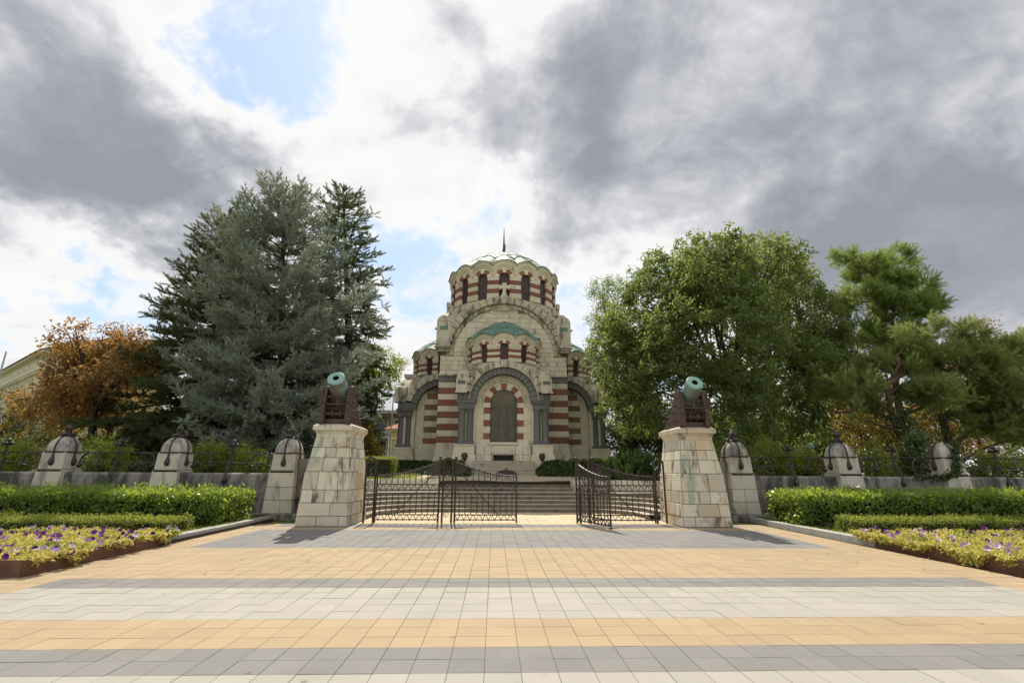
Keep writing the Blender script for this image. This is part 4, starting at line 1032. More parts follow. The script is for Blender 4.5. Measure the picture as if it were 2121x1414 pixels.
    rb.build('seam', M['copper_rib'], do)
    return dr, do
M['wframe'] = mat_plain('brown_window_frame', (.07, .035, .025), .5); M['copper_dark'] = mat_plain('dark_copper_edge', (.045, .085, .065), .5, 0, .4, 6)
_, dome_o = drum(0, CC.y, 4.15, list(range(16)), PI/8, 0, 13.05, 13.5, 15.12, .39, .70, 16.42, 1.12, 2.72, 'drum')
b = MB(); b.lathe([(.38, 18.5), (.36, 18.78), (.25, 18.85), (.22, 19.0), (.15, 19.1), (.085, 19.5), (.055, 20.2), (.028, 21.0), (.001, 21.55)], 10, (0, CC.y)); b.tube([(0, CC.y, 19.8), (.12, CC.y, 19.75), (.10, CC.y, 19.2)], .03, 5); b.build('spire', M['spire'], dome_o, smooth=True)
for i, rz in enumerate((0, -PI/2, PI/2)):
    c = ROT[0] @ Vector((0, 0, 0)) + Matrix.Rotation(rz, 3, 'Z') @ Vector((0, -HC-.02, 0))
    _, d2 = drum(c.x, c.y, 2.42, [-3, -2, -1, 0, 1, 2, 3] if False else [-2, -1, 0, 1, 2], R(33), rz, 8.05, 8.32, 9.26, .275, .50, 10.18, .92, 1.75, 'apse')
    b = MB(); q = Matrix.Rotation(rz, 3, 'Z') @ Vector((0, -.05, 0)); b.lathe([(.10, 11.45), (.14, 11.55), (.12, 11.68), (.001, 11.74)], 10, (c.x+q.x, c.y+q.y)); b.build('knob', M['copper_dark'], d2, smooth=True)
BL.sort(key=lambda k: -k[0])
bparent = {}
for i, (w, mb, mt) in enumerate(BL[:300]): mb.build('stone_block', M[mt], chapel)
rest = MB(); rk = ['cream', 'cream_weather', 'red', 'brown', 'grey']
for w, mb, mt in BL[300:]: rest.add(mb.v, mb.f, rk.index(mt))
tag(rest.build('stone_blocks', [M[k] for k in rk], chapel), kind='stuff')
# steps up to the tablet, flame box on them
cs = empty('chapel_steps', (0, 28.4, 1.3), world=True); tag(cs, kind='structure')
zb0 = lawn_z(0, 27.6)
for i in range(5):
    y = 27.70+i*.29; z1 = 1.40+(i+1)*.16
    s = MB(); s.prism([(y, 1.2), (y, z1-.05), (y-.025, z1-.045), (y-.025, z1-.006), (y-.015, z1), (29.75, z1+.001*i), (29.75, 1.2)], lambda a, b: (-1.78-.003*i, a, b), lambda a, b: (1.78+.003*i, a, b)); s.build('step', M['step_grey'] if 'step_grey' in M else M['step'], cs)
fb = empty('flame_box', (.14, 27.35, lawn_z(0, 27.35)+.012), world=True); tag(fb, 'dark metal box with a small ornament at the foot of the chapel steps', 'box')
b = MB(); zz = lawn_z(0, 27.35)+.013
b.prism([(-.50, zz), (.50, zz), (.50, zz+.20), (.30, zz+.27), (-.30, zz+.27), (-.50, zz+.20)], lambda a, z: (.14+a, 27.1, z), lambda a, z: (.14+a, 27.62, z)); b.build('body', M['iron'], fb)
b = MB(); b.lathe([(.12, zz+.27), (.06, zz+.31), (.09, zz+.35), (.001, zz+.40)], 8, (.14, 27.36)); b.build('burner', M['rustiron'], fb)

# ------------------------------------------------------------------ planting
def unit(a): return a/np.maximum(np.linalg.norm(a, axis=1, keepdims=True), 1e-9)
def rdir(n): return unit(rng.normal(size=(n, 3)))
def leaf_quads(C, D, N, L, W, fold=0.25):
    """one bent diamond per leaf"""
    D = unit(D); S = unit(np.cross(N, D)); N = np.cross(D, S); L = np.asarray(L)[:, None]; W = np.asarray(W)[:, None]
    mid = C+D*L*0.48
    V = np.stack([C, mid+S*W*.5+N*W*fold, C+D*L-N*L*.08, mid-S*W*.5+N*W*fold], 1).reshape(-1, 3)
    F = np.arange(len(C)*4).reshape(-1, 4)
    return V, F
def instance(TV, TF, P, X, scale, up=None):
    """copies of a small template (axis +X) at points P along directions X, joined"""
    n = len(P); X = unit(X); r = rdir(n) if up is None else up
    Y = unit(np.cross(r, X)); Z = np.cross(X, Y); s = np.asarray(scale)[:, None, None]
    V = P[:, None, :] + s*(TV[None, :, 0:1]*X[:, None, :]+TV[None, :, 1:2]*Y[:, None, :]+TV[None, :, 2:3]*Z[:, None, :])
    F = TF[None]+(np.arange(n)*len(TV))[:, None, None]
    return V.reshape(-1, 3), F.reshape(-1, TF.shape[1])
def sprig_template(k=18, ang=62, ln=.40, wd=.13):
    r_ = np.random.default_rng(3); V = []; F = []
    for i in range(k):
        s = .02+.95*i/k; a = i*2.4; o = np.array([0, math.cos(a), math.sin(a)]); t = np.array([0, -math.sin(a), math.cos(a)])
        an = R(ang*(1-.55*i/k)); d_ = np.array([math.cos(an), 0, 0])+o*math.sin(an)
        b = np.array([s, 0, 0]); l_ = ln*(1.0-.25*i/k)*r_.uniform(.85, 1.15)
        V += [b-t*wd*.5, b+t*wd*.5, b+d_*l_]; F.append((3*i, 3*i+1, 3*i+2))
    return np.array(V), np.array(F)
SPRIG = sprig_template(); SHOOT = sprig_template(30, 52, .42, .045)
M['bark'] = mat_plain('bark', (0.070, 0.050, 0.036), .95, 0, .45, 9, .8)
M['bark_pine'] = mat_plain('pine_bark', (0.13, 0.075, 0.045), .95, 0, .45, 9, .8)
M['l_locust'] = mat_leaf('locust_leaf', (0.100, 0.136, 0.046), (0.15, 0.182, 0.068), (0.36, 0.45, 0.10), .47, .6)
M['l_green'] = mat_leaf('broad_leaf', (0.12, 0.155, 0.036), (0.17, 0.195, 0.05), (0.50, 0.57, 0.08), .5)
M['l_bright'] = mat_leaf('sunny_shrub_leaf', (0.125, 0.165, 0.032), (0.18, 0.21, 0.045), (0.54, 0.61, 0.08), .52)
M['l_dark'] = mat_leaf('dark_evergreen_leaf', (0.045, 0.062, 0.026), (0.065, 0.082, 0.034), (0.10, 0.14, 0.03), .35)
M['l_autumn'] = mat_leaf('autumn_leaf', (0.215, 0.112, 0.055), (0.25, 0.145, 0.06), (0.56, 0.31, 0.09), .5, .6, .28, c3=(0.17, 0.175, 0.04))
M['l_ochre'] = mat_leaf('ochre_leaf', (0.20, 0.13, 0.036), (0.16, 0.145, 0.036), (0.55, 0.38, 0.06), .5, .6, .3, c3=(0.09, 0.09, 0.02))
M['n_blue'] = mat_leaf('blue_spruce_needle', (0.385, 0.42, 0.335), (0.28, 0.315, 0.255), (0.36, 0.41, 0.28), .32, .6, .5)
M['n_dark'] = mat_leaf('spruce_needle', (0.085, 0.105, 0.042), (0.060, 0.078, 0.032), (0.17, 0.21, 0.06), .34, .6, .5)
M['n_pine'] = mat_leaf('pine_needle', (0.225, 0.262, 0.092), (0.155, 0.19, 0.066), (0.46, 0.54, 0.14), .46, .6, .5)
M['n_pine2'] = mat_leaf('upright_pine_needle', (0.155, 0.205, 0.06), (0.11, 0.15, 0.046), (0.42, 0.53, 0.11), .46, .6, .5)
M['n_juniper'] = mat_leaf('juniper_spray', (0.075, 0.125, 0.030), (0.105, 0.155, 0.036), (0.15, 0.22, 0.03), .3, .6, .9)
M['l_laurel'] = mat_leaf('laurel_leaf', (0.09, 0.155, 0.032), (0.165, 0.235, 0.045), (0.50, 0.64, 0.07), .44, .28, .8, c3=(0.045, 0.085, 0.018), spec=.6)
M['l_box'] = mat_leaf('box_leaf', (0.11, 0.15, 0.032), (0.18, 0.215, 0.044), (0.48, 0.54, 0.07), .44, .5, 1.4)
M['l_ivy'] = mat_leaf('ivy_leaf', (0.050, 0.085, 0.026), (0.085, 0.120, 0.036), (0.12, 0.17, 0.03), .25, .45, 1.0)
M['l_yellow'] = mat_leaf('yellow_bedding_leaf', (0.62, 0.52, 0.14), (0.46, 0.45, 0.11), (0.80, 0.70, 0.18), .38, .6, 1.8, c3=(0.36, 0.36, 0.09))
M['stemcore'] = mat_plain('hedge_twigs', (0.020, 0.022, 0.010), .98, 0, .5, 20, 0)
for k_, c_ in (('petunia_purple', (0.21, 0.022, 0.28)), ('petunia_violet', (0.085, 0.012, 0.15)), ('petunia_lilac', (0.60, 0.40, 0.62))):
    M[k_] = mat_plain(k_, c_, .6, 0, .35, 60, 0)

def trunk_part(root, paths, mat):
    b = MB()
    for pts, rad in paths: b.tube(pts, rad, 7)
    return b.build('trunk', mat, root, smooth=True)
def smooth_path(a, b, n=6, sag=0.0, wob=.15):
    a, b = Vector(a), Vector(b); L = (b-a).length; out = []
    for k in range(n+1):
        t = k/n; p = a.lerp(b, t)+Vector((random.gauss(0, wob*.1*L), random.gauss(0, wob*.1*L), 0))*math.sin(PI*t); p.z += sag*math.sin(PI*t)*L; out.append(p)
    return out
def lobes_from(px_list, Y, dep=.5):
    out = []
    for k, q in enumerate(px_list):
        px, py, r_ = q[:3]; sq = q[3] if len(q) > 3 else 1.0
        yy = Y+(random.uniform(-1, 1) if len(q) < 5 else q[4])*dep
        c = pix(px, py, yy); zc = (c-CAM).dot(fw); rr = r_*zc/1000
        out.append((c, rr, sq))
    return out
def crown_points(lobes, n, gap=.22, gs=.45, shell=.5):
    w = np.array([l[1]**2 for l in lobes]); w = w/w.sum(); pts = []; nor = []
    while len(pts) < n:
        k = int(rng.choice(len(lobes), p=w)); c, rr, sq = lobes[k]
        d_ = rng.normal(size=3); d_ /= np.linalg.norm(d_)
        q = rr*(shell+(1-shell)*rng.random()**.6)*(1+.16*mnoise.noise(Vector(d_*2.3)+c))
        p = c+Vector((d_[0]*q, d_[1]*q, d_[2]*q*sq))
        if mnoise.noise(p*gs) < -gap: continue
        pts.append(p); nor.append(d_)
    return np.array([tuple(p) for p in pts]), np.array(nor)
def deciduous(name, label, base, lobes, n, mat, L=.15, W=.06, per=26, spread=.42, droop=.35, tr=.22, stems=1, flat=0.0, group='trees in the park', bark='bark', cat='tree', gap=.22, limbs=9):
    root = empty(name, tuple(base), world=True); tag(root, label, cat, group)
    paths = []; base = Vector(base)
    if tr > 0:
        ctr = sum((l[0] for l in lobes), Vector())/len(lobes)
        for s_ in range(stems):
            b0 = base+Vector((random.uniform(-.35, .35)*(stems > 1), random.uniform(-.3, .3)*(stems > 1), -.1))
            fork = Vector((lerp(b0.x, ctr.x, .3)+random.uniform(-.5, .5)*(stems > 1), lerp(b0.y, ctr.y, .3), lerp(base.z, ctr.z, .55)))
            paths.append((smooth_path(b0, fork, 6), [tr*lerp(1.1, .7, k/6) for k in range(7)]))
            pick = sorted(lobes, key=lambda l: -l[1])[s_::stems][:limbs]
            for l in pick:
                e = Vector(l[0])+Vector((0, 0, .25*l[1]))
                paths.append((smooth_path(fork, e, 6, .06, .25), [tr*lerp(.55, .1, k/6) for k in range(7)]))
                for q in range(4):
                    d_ = Vector(rng.normal(size=3)).normalized(); e2 = Vector(l[0])+Vector((d_.x*l[1], d_.y*l[1], abs(d_.z)*l[1]*.8))
                    a = Vector(l[0]).lerp(fork, random.uniform(.15, .5)); paths.append((smooth_path(a, e2, 4, .03, .3), [tr*lerp(.25, .05, k/4) for k in range(5)]))
        trunk_part(root, paths, M[bark])
    P, Nn = crown_points(lobes, n, gap)
    tw = unit(Nn*.7+rng.normal(size=P.shape)*.6+np.array([0, 0, -droop*.6])); per3 = per
    t = rng.random((n, per3))*spread*1.9; C = P[:, None, :]+tw[:, None, :]*t[:, :, None]+rng.normal(size=(n, per3, 3))*spread*.33
    C[:, :, 2] -= droop*t**2*.5; C = C.reshape(-1, 3)
    D = np.repeat(tw, per3, 0)*.5+rng.normal(size=C.shape)*.7+np.array([0, 0, -droop])
    Nr = rng.normal(size=C.shape)*(1-flat)+np.array([0, 0, 1.0])*(.35+flat*1.5)
    V, F = leaf_quads(C, D, Nr, L*rng.uniform(.65, 1.25, len(C)), W*rng.uniform(.7, 1.2, len(C)))
    npmesh('crown', V, F, M[mat], root)
    return root
def spruce(name, label, base, top, env, mat, nlev=34, nb=8, ss=.30, sp=.20, droop=.28, group='conifers in the park', curl=.5, seed=1, gapn=.5, lat=.26, clump=0):
    """env: list of (height fraction, radius)"""
    rs = np.random.default_rng(seed); root = empty(name, tuple(base), world=True); tag(root, label, 'tree', group)
    base, top = Vector(base), Vector(top); H = (top-base).length
    ef = lambda t: float(np.interp(t, [e[0] for e in env], [e[1] for e in env]))
    trunk_part(root, [([base.lerp(top, k/10)-Vector((0, 0, .1 if k == 0 else 0)) for k in range(11)], [.02*H*(1-.93*k/10)+.01 for k in range(11)])], M['bark'])
    bb = MB(); PP = []; XX = []; SS = []
    for lv in range(nlev):
        t = env[0][0]+(1-env[0][0])*(lv/nlev)**1.0
        for k in range(max(4, int(nb*(1-.4*t)))):
            tt = min(.985, t+rs.uniform(-.012, .012)); a = k*2*PI/max(4, int(nb*(1-.4*t)))+lv*2.1+rs.uniform(-.3, .3)
            L = ef(tt)*rs.uniform(.72, 1.10)
            if L < .15: L = .15
            o = base.lerp(top, tt); u = Vector((math.cos(a), math.sin(a), 0)); w = Vector((-u.y, u.x, 0))
            rise = lerp(-.05, .75, tt**1.8); n_ = max(3, int(L/.28)); path = []
            for q in range(n_+1):
                f = q/n_; path.append(o+u*(L*f)+Vector((0, 0, L*(rise*f-droop*f*(1-tt)*1.6+curl*.35*f**3))))
            bb.tube(path, [max(.012, .045*L/4*(1-f/(n_+1))+.008) for f in range(n_+1)], 4, cap=False)
            for q in range(1, n_+1):
                f = q/n_
                if f < .25 and tt < .8: continue
                p = path[q]; dr = (path[q]-path[q-1]).normalized(); ll = lat*L*(1.15-f)+.22
                if mnoise.noise(p*.75) < -gapn: continue
                for sd in (-1, 1):
                    m_ = max(1, int(ll/sp)); dv = (dr*.62+w*sd*.85).normalized()
                    for z in range(m_):
                        g_ = (z+.6)/m_; pp = p+dv*(ll*g_)+Vector((0, 0, -.10*ll*g_))
                        PP.append((pp.x+rs.normal()*.05, pp.y+rs.normal()*.05, pp.z+rs.normal()*.06)); d2 = dv*.75+dr*.35+Vector(rs.normal(size=3))*.35+Vector((0, 0, .18)); XX.append(tuple(d2)); SS.append(ss*rs.uniform(.75, 1.2))
                        for c_ in range(clump):
                            d3 = d2*.5+Vector(rs.normal(size=3))*.75+Vector((0, 0, .25)); PP.append((pp.x+rs.normal()*.09, pp.y+rs.normal()*.09, pp.z+rs.normal()*.09)); XX.append(tuple(d3)); SS.append(ss*rs.uniform(.6, 1.0))
                PP.append(tuple(p)); XX.append(tuple(dr+Vector(rs.normal(size=3))*.2)); SS.append(ss*1.1)
                if rs.random() < .6: PP.append((p.x, p.y, p.z)); XX.append(tuple(Vector((0, 0, .8))+Vector(rs.normal(size=3))*.5)); SS.append(ss*.9)
    for q in range(10): PP.append(tuple(base.lerp(top, .985+.015*q/9))); XX.append((rs.normal()*.5, rs.normal()*.5, 1.0)); SS.append(ss*.9)
    tag(bb.build('branches', M['bark'], root), kind='stuff')
    V, F = instance(*SPRIG, np.array(PP), np.array(XX), np.array(SS)); npmesh('crown', V, F, M[mat], root); print(name, len(PP))
    return root, len(PP)
def pine(name, label, base, lobes, n, mat, s=.22, tr=.22, trunk=None, group='conifers in the park'):
    root = empty(name, tuple(base), world=True); tag(root, label, 'tree', group)
    base = Vector(base); paths = []
    tk = trunk or [tuple(base), tuple(sum((l[0] for l in lobes), Vector())/len(lobes))]
    tk = [Vector(p) for p in tk]; m_ = len(tk)
    fine = []
    for k in range(m_-1): fine += [tk[k].lerp(tk[k+1], q/4) for q in range(4)]
    fine.append(tk[-1]); paths.append((fine, [tr*(1-.65*k/(len(fine)-1)) for k in range(len(fine))]))
    for l in lobes:
        zz = l[0].z-.9*l[1]; st_ = min(fine, key=lambda p: (p-Vector((l[0].x, l[0].y, zz))).length+abs(p.z-zz))
        e = Vector(l[0])+Vector((0, 0, -.1*l[1])); paths.append((smooth_path(st_, e, 6, .05, .35), [tr*lerp(.42, .08, k/6) for k in range(7)]))
        for q in range(5):
            d_ = Vector(rng.normal(size=3)).normalized(); e2 = Vector(l[0])+Vector((d_.x*l[1]*.85, d_.y*l[1]*.85, d_.z*l[1]*.5*l[2])); paths.append((smooth_path(e, e2, 4, .03, .3), [tr*lerp(.14, .05, k/4) for k in range(5)]))
    trunk_part(root, paths, M['bark_pine'])
    lobes = [(c, rr*.92, sq) for c, rr, sq in lobes]
    P, Nn = crown_points(lobes, n, .02, 1.0, .45); X = unit(Nn*.8+np.array([0, 0, .7])+rng.normal(size=P.shape)*.35)
    m_ = 4; P2 = np.repeat(P, m_, 0)+rng.normal(size=(len(P)*m_, 3))*.12; X2 = np.repeat(X, m_, 0)+rng.normal(size=P2.shape)*.42
    V, F = instance(*SHOOT, P2, X2, s*rng.uniform(.75, 1.25, len(P2))); npmesh('crown', V, F, M[mat], root)
    return root
LZ_ = lambda x, y: lawn_z(x, y)
def gpt(px, Y, py=950): p = pix(px, py, Y); return Vector((p.x, Y, lawn_z(p.x, Y)))

# --- left: blue spruce, dark spruces, orange tree
b0 = gpt(585, 30); t0 = pix(592, 362, 30)-Vector((0, 0, 1.3))
spruce('blue_spruce', 'huge silvery blue spruce behind the left boundary wall', b0, t0, [(.07, 4.2), (.2, 5.8), (.35, 6.1), (.5, 5.6), (.65, 4.5), (.78, 3.3), (.88, 2.2), (.95, 1.2), (1, .3)], 'n_blue', 30, 9, .44, .44, .26, seed=2, curl=.85, lat=.27, clump=4, gapn=.24)
b0 = gpt(410, 33); t0 = pix(478, 425, 33)-Vector((0, 0, .6))
spruce('dark_spruce', 'dark green spruce left of and behind the blue spruce', b0, t0, [(.04, 6.6), (.2, 6.1), (.4, 5.1), (.6, 3.7), (.8, 2.2), (1, .2)], 'n_dark', 30, 9, .60, .34, .30, seed=5, curl=.3, lat=.30, gapn=.35)
b0 = gpt(735, 36); t0 = pix(712, 378, 36)-Vector((0, 0, .5))
spruce('tall_spruce', 'tall narrow dark spruce rising behind the right side of the blue spruce', b0, t0, [(.04, 1.9), (.3, 2.6), (.6, 3.0), (.8, 2.4), (.93, 1.4), (1, .15)], 'n_dark', 32, 8, .58, .36, .46, seed=8, curl=.2, lat=.28, gapn=.3)
deciduous('chestnut_tree', 'rust-orange autumn chestnut tree left of the dark spruce', gpt(185, 31), lobes_from([(200, 715, 55, .7), (130, 760, 60, .6), (255, 720, 50, .7), (105, 830, 62, .5), (170, 830, 70, .5), (240, 800, 62, .6), (290, 750, 40, .7), (150, 700, 35, .7)], 31, 1.8), 900, 'l_autumn', .24, .13, 20, .45, .25, .24, 2, .5, gap=.12)
deciduous('chestnut_tree', 'second autumn trunk with thin brown foliage behind the chestnut', gpt(230, 36), lobes_from([(240, 740, 50, .7), (280, 800, 55, .6), (230, 830, 60, .6), (180, 870, 60, .5), (60, 880, 50, .6)], 36, 1.5), 380, 'l_ochre', .24, .12, 20, .5, .25, .2, 2, .5)
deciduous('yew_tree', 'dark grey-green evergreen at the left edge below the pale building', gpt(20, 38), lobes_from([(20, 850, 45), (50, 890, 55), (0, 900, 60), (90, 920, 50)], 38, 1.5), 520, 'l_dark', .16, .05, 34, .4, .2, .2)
deciduous('park_tree', 'yellow-green broadleaf tree between the spruces and the chapel', gpt(770, 38), lobes_from([(795, 762, 34), (758, 805, 36), (732, 850, 34), (738, 880, 26), (735, 780, 40)], 38, 1.5), 620, 'l_green', .17, .10, 26, .4, .2, .2)
deciduous('autumn_shrub', 'golden autumn shrub behind the left clipped hedge', gpt(775, 32), lobes_from([(755, 905, 22), (748, 925, 26), (772, 928, 14)], 32, .6), 160, 'l_ochre', .12, .06, 26, .3, .2, .05, cat='shrub', group='shrubs in the park')
# --- right: locust, trees beside the chapel, pines
deciduous('locust_tree', 'large round olive-green tree behind the right cannon', gpt(1550, 27.5), lobes_from([(1480, 575, 90), (1400, 620, 100), (1560, 595, 100), (1635, 660, 100), (1330, 665, 85), (1295, 745, 75), (1690, 745, 70), (1480, 700, 140), (1600, 780, 120), (1390, 790, 105), (1650, 850, 75), (1510, 850, 90), (1310, 840, 60), (1435, 535, 50), (1600, 545, 55), (1690, 690, 55), (1265, 690, 40), (1520, 520, 40), (1360, 560, 35)], 27.5, 3.0), 4800, 'l_locust', .22, .115, 24, .34, .45, .20, 3, gap=.20)
deciduous('feathery_tree', 'bright green feathery tree at the right flank of the large round tree', gpt(1690, 31), lobes_from([(1655, 610, 45), (1680, 660, 60), (1720, 720, 55), (1640, 560, 30), (1600, 520, 26), (1700, 780, 50)], 31, 1.5), 700, 'l_green', .17, .055, 26, .42, .4, .18)
deciduous('park_tree', 'sparse green tree rising behind the right apse of the chapel', gpt(1285, 44), lobes_from([(1250, 600, 24), (1285, 610, 40), (1255, 660, 30), (1290, 690, 45), (1240, 735, 28), (1265, 770, 40), (1300, 780, 50)], 44, 1.5), 620, 'l_locust', .22, .09, 24, .5, .3, .24)
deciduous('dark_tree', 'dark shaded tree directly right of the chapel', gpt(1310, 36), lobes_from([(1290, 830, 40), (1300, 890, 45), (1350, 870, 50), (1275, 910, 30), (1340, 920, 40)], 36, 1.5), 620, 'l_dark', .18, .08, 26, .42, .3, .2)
pine('tall_pine', 'upright green pine standing against the sky at right', gpt(1855, 30), lobes_from([(1752, 535, 26, .6), (1800, 560, 46, .6), (1850, 545, 42, .7), (1890, 590, 46, .6), (1790, 620, 55, .5), (1870, 640, 58, .5), (1922, 630, 28, .6), (1775, 690, 45, .5), (1850, 700, 62, .5), (1840, 600, 50, .5)], 30, 1.6), 1350, 'n_pine2', .55, .26, [tuple(gpt(1875, 30)), tuple(pix(1850, 760, 30)), tuple(pix(1820, 640, 30)), tuple(pix(1815, 550, 30))])
pine('spreading_pine', 'wide spreading pine with drooping branches at the right', gpt(1885, 24), lobes_from([(1765, 800, 52, .5), (1835, 765, 62, .5), (1915, 735, 62, .5), (1900, 685, 44, .6), (1995, 755, 72, .5), (1950, 815, 58, .5), (2050, 815, 66, .5), (1740, 850, 42, .6), (2010, 690, 34, .6), (1805, 850, 40, .6), (1870, 800, 45, .5)], 24, 1.6), 1750, 'n_pine', .48, .24, [tuple(gpt(1905, 24)), tuple(pix(1850, 870, 24)), tuple(pix(1835, 800, 24))])
pine('spreading_pine', 'second spreading pine cut by the right edge of the picture', gpt(2075, 26), lobes_from([(2085, 740, 60, .5), (2115, 800, 70, .5), (2080, 870, 66, .5), (2130, 720, 50, .6), (2030, 880, 45, .5), (2120, 900, 55, .5)], 26, 1.6), 1050, 'n_pine', .50, .24, [tuple(gpt(1975, 26)), tuple(pix(1950, 860, 26)), tuple(pix(2040, 850, 26)), tuple(pix(2120, 820, 26))])
deciduous('autumn_tree', 'brown and orange autumn tree behind the spreading pine', gpt(1790, 37), lobes_from([(1740, 870, 55), (1790, 900, 55), (1850, 880, 60), (1900, 900, 60), (1770, 830, 45), (1840, 930, 50)], 37, 2), 800, 'l_ochre', .22, .12, 22, .5, .2, .2)
deciduous('autumn_tree', 'orange autumn tree behind the right edge pine', gpt(2030, 40), lobes_from([(1980, 890, 60), (2040, 900, 60), (2100, 910, 60), (2020, 700, 35), (2060, 760, 60), (2000, 800, 70), (1950, 850, 60)], 40, 2), 800, 'l_autumn', .24, .13, 20, .5, .2, .2)
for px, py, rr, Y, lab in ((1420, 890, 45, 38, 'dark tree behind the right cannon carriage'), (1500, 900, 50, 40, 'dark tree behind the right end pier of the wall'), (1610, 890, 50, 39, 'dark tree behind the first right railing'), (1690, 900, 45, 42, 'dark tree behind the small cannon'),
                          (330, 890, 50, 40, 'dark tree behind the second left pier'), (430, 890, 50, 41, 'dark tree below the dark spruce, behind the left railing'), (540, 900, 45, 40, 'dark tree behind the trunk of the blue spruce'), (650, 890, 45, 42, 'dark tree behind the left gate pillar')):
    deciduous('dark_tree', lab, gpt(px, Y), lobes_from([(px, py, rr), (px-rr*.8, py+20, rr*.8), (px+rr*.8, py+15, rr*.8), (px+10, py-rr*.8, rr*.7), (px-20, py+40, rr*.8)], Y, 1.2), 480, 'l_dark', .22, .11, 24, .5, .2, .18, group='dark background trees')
# --- shrubs seen through the railings
SH = [(20, 940, 34, 20.5, 'l_bright', 'sunlit shrub behind the leftmost railing'), (215, 945, 34, 20.5, 'l_bright', 'sunlit shrub behind the railing left of the second pier'), 
      (430, 948, 26, 20.3, 'l_bright', 'leafy shrub right of the second pier under the blue spruce'), (515, 950, 26, 20.3, 'l_bright', 'sunlit shrub near the pier beside the left pillar'), (1605, 952, 36, 20.2, 'l_bright', 'yellow-green shrub near the right end pier'), (1670, 960, 26, 20.6, 'l_bright', 'low sunlit shrub below the small cannon'),
      (1830, 952, 40, 20.6, 'l_bright', 'sunlit shrub between the second right pier and the ivy-topped pier'), (1900, 958, 32, 20.2, 'l_green', 'low green shrub left of the ivy-topped pier'), (2060, 952, 40, 20.5, 'l_green', 'green shrub behind the last railing at right'), (1540, 940, 40, 22, 'l_green', 'shaded shrub behind the right end pier'), ]
for px, py, rr, Y, mt, lab in SH:
    lb = lobes_from([(px, py, rr), (px-rr*.6, py+12, rr*.7), (px+rr*.6, py+10, rr*.7), (px, py+25, rr*.8)], Y, .4)
    deciduous('shrub', lab, gpt(px, Y), lb, 210, mt, .11, .055, 26, .22, .15, .03, cat='shrub', group='shrubs behind the railings', limbs=3)
# juniper
root = empty('juniper', tuple(gpt(1310, 24.2)), world=True); tag(root, 'spreading bright green juniper bush right of the stairs', 'shrub')
lb = lobes_from([(1310, 962, 34, .7), (1275, 972, 28, .7), (1345, 968, 30, .7), (1300, 985, 40, .6), (1330, 990, 40, .6), (1260, 985, 22, .6)], 24, .5)
trunk_part(root, [(smooth_path(gpt(1310, 24.2), l[0]), [.06, .055, .05, .04, .03, .025, .02]) for l in lb], M['bark'])
P, Nn = crown_points(lb, 1500, .35, 1.2, .4); X = unit(Nn*.8+np.array([0, -.1, .5])+rng.normal(size=P.shape)*.3)
V, F = instance(*SPRIG, P, X, .34*rng.uniform(.7, 1.3, len(P))); npmesh('foliage', V, F, M['n_juniper'], root)

# --- hedges
def hedge(name, label, x0, x1, y0, y1, z0, z1, n, L, W, mat, rough=.06, group=None, core=.16):
    o = empty(name, ((x0+x1)/2, (y0+y1)/2, z0), world=True); tag(o, label, 'hedge', group)
    b = MB(); b.box(x0+core, x1-core, y0+core, y1-core, z0-.05, z1-core*1.2); b.build('twigs', M['stemcore'], o)
    ax, ay, az = x1-x0, y1-y0, z1-z0
    w = np.array([ax*ay*1.2, ax*az, ax*az*.35, ay*az, ay*az]); k = rng.choice(5, n, p=w/w.sum()); U = rng.random((n, 3)); dp = rng.random(n)**1.5*core*1.5
    P = np.empty((n, 3)); P[:, 0] = x0+ax*U[:, 0]; P[:, 1] = y0+ay*U[:, 1]; P[:, 2] = z0+az*U[:, 2]**.85
    Nn = np.zeros((n, 3))
    for q, (axn, val, sg) in enumerate(((2, z1, 1), (1, y0, -1), (1, y1, 1), (0, x0, -1), (0, x1, 1))):
        m_ = k == q; P[m_, axn] = val-sg*dp[m_]; Nn[m_, axn] = sg
    bump_ = np.array([mnoise.noise(Vector((p[0]*1.6, p[1]*1.6, p[2]*2.2))) for p in P]); P += Nn*(bump_[:, None]*rough*1.6)
    ed = rng.random(n) < .12; P[ed] += Nn[ed]*rng.random((ed.sum(), 1))*rough*1.8
    D = Nn*.55+rng.normal(size=P.shape)*.55+np.array([0, 0, .45]); Nr = Nn*.6+np.array([0, 0, .7])+rng.normal(size=P.shape)*.45
    V, F = leaf_quads(P, D, Nr, L*rng.uniform(.6, 1.25, n), W*rng.uniform(.7, 1.25, n), .18); npmesh('foliage', V, F, M[mat], o); return o
hedge('laurel_hedge', 'tall glossy laurel hedge left of the plaza', -19.5, -8.1, 14.2, 16.3, .1, .96, 30000, .125, .052, 'l_laurel', .10, 'laurel hedges')
hedge('laurel_hedge', 'tall glossy laurel hedge right of the plaza', 8.35, 19.5, 14.2, 16.3, .1, 1.0, 30000, .125, .052, 'l_laurel', .10, 'laurel hedges')
hedge('box_hedge', 'low clipped box hedge behind the left flower bed', -18.0, -8.25, 12.55, 13.45, .08, .45, 26000, .05, .028, 'l_box', .05, 'low box hedges', .08)
hedge('box_hedge', 'low clipped box hedge behind the right flower bed', 8.65, 18.0, 12.55, 13.45, .08, .48, 26000, .05, .028, 'l_box', .05, 'low box hedges', .08)
def lz(x, y): return lawn_z(x, y)
hedge('clipped_hedge', 'rounded clipped hedge left of the chapel', -8.4, -5.75, 25.6, 27.0, lz(-7, 26), 2.28, 9000, .05, .03, 'l_box', .05, 'clipped hedges by the chapel', .1)
hedge('clipped_hedge', 'square clipped hedge in front of the chapel right corner', 3.75, 5.95, 27.6, 28.8, lz(4.8, 28.2)-.1, 2.30, 8000, .05, .03, 'l_box', .04, 'clipped hedges by the chapel', .1)
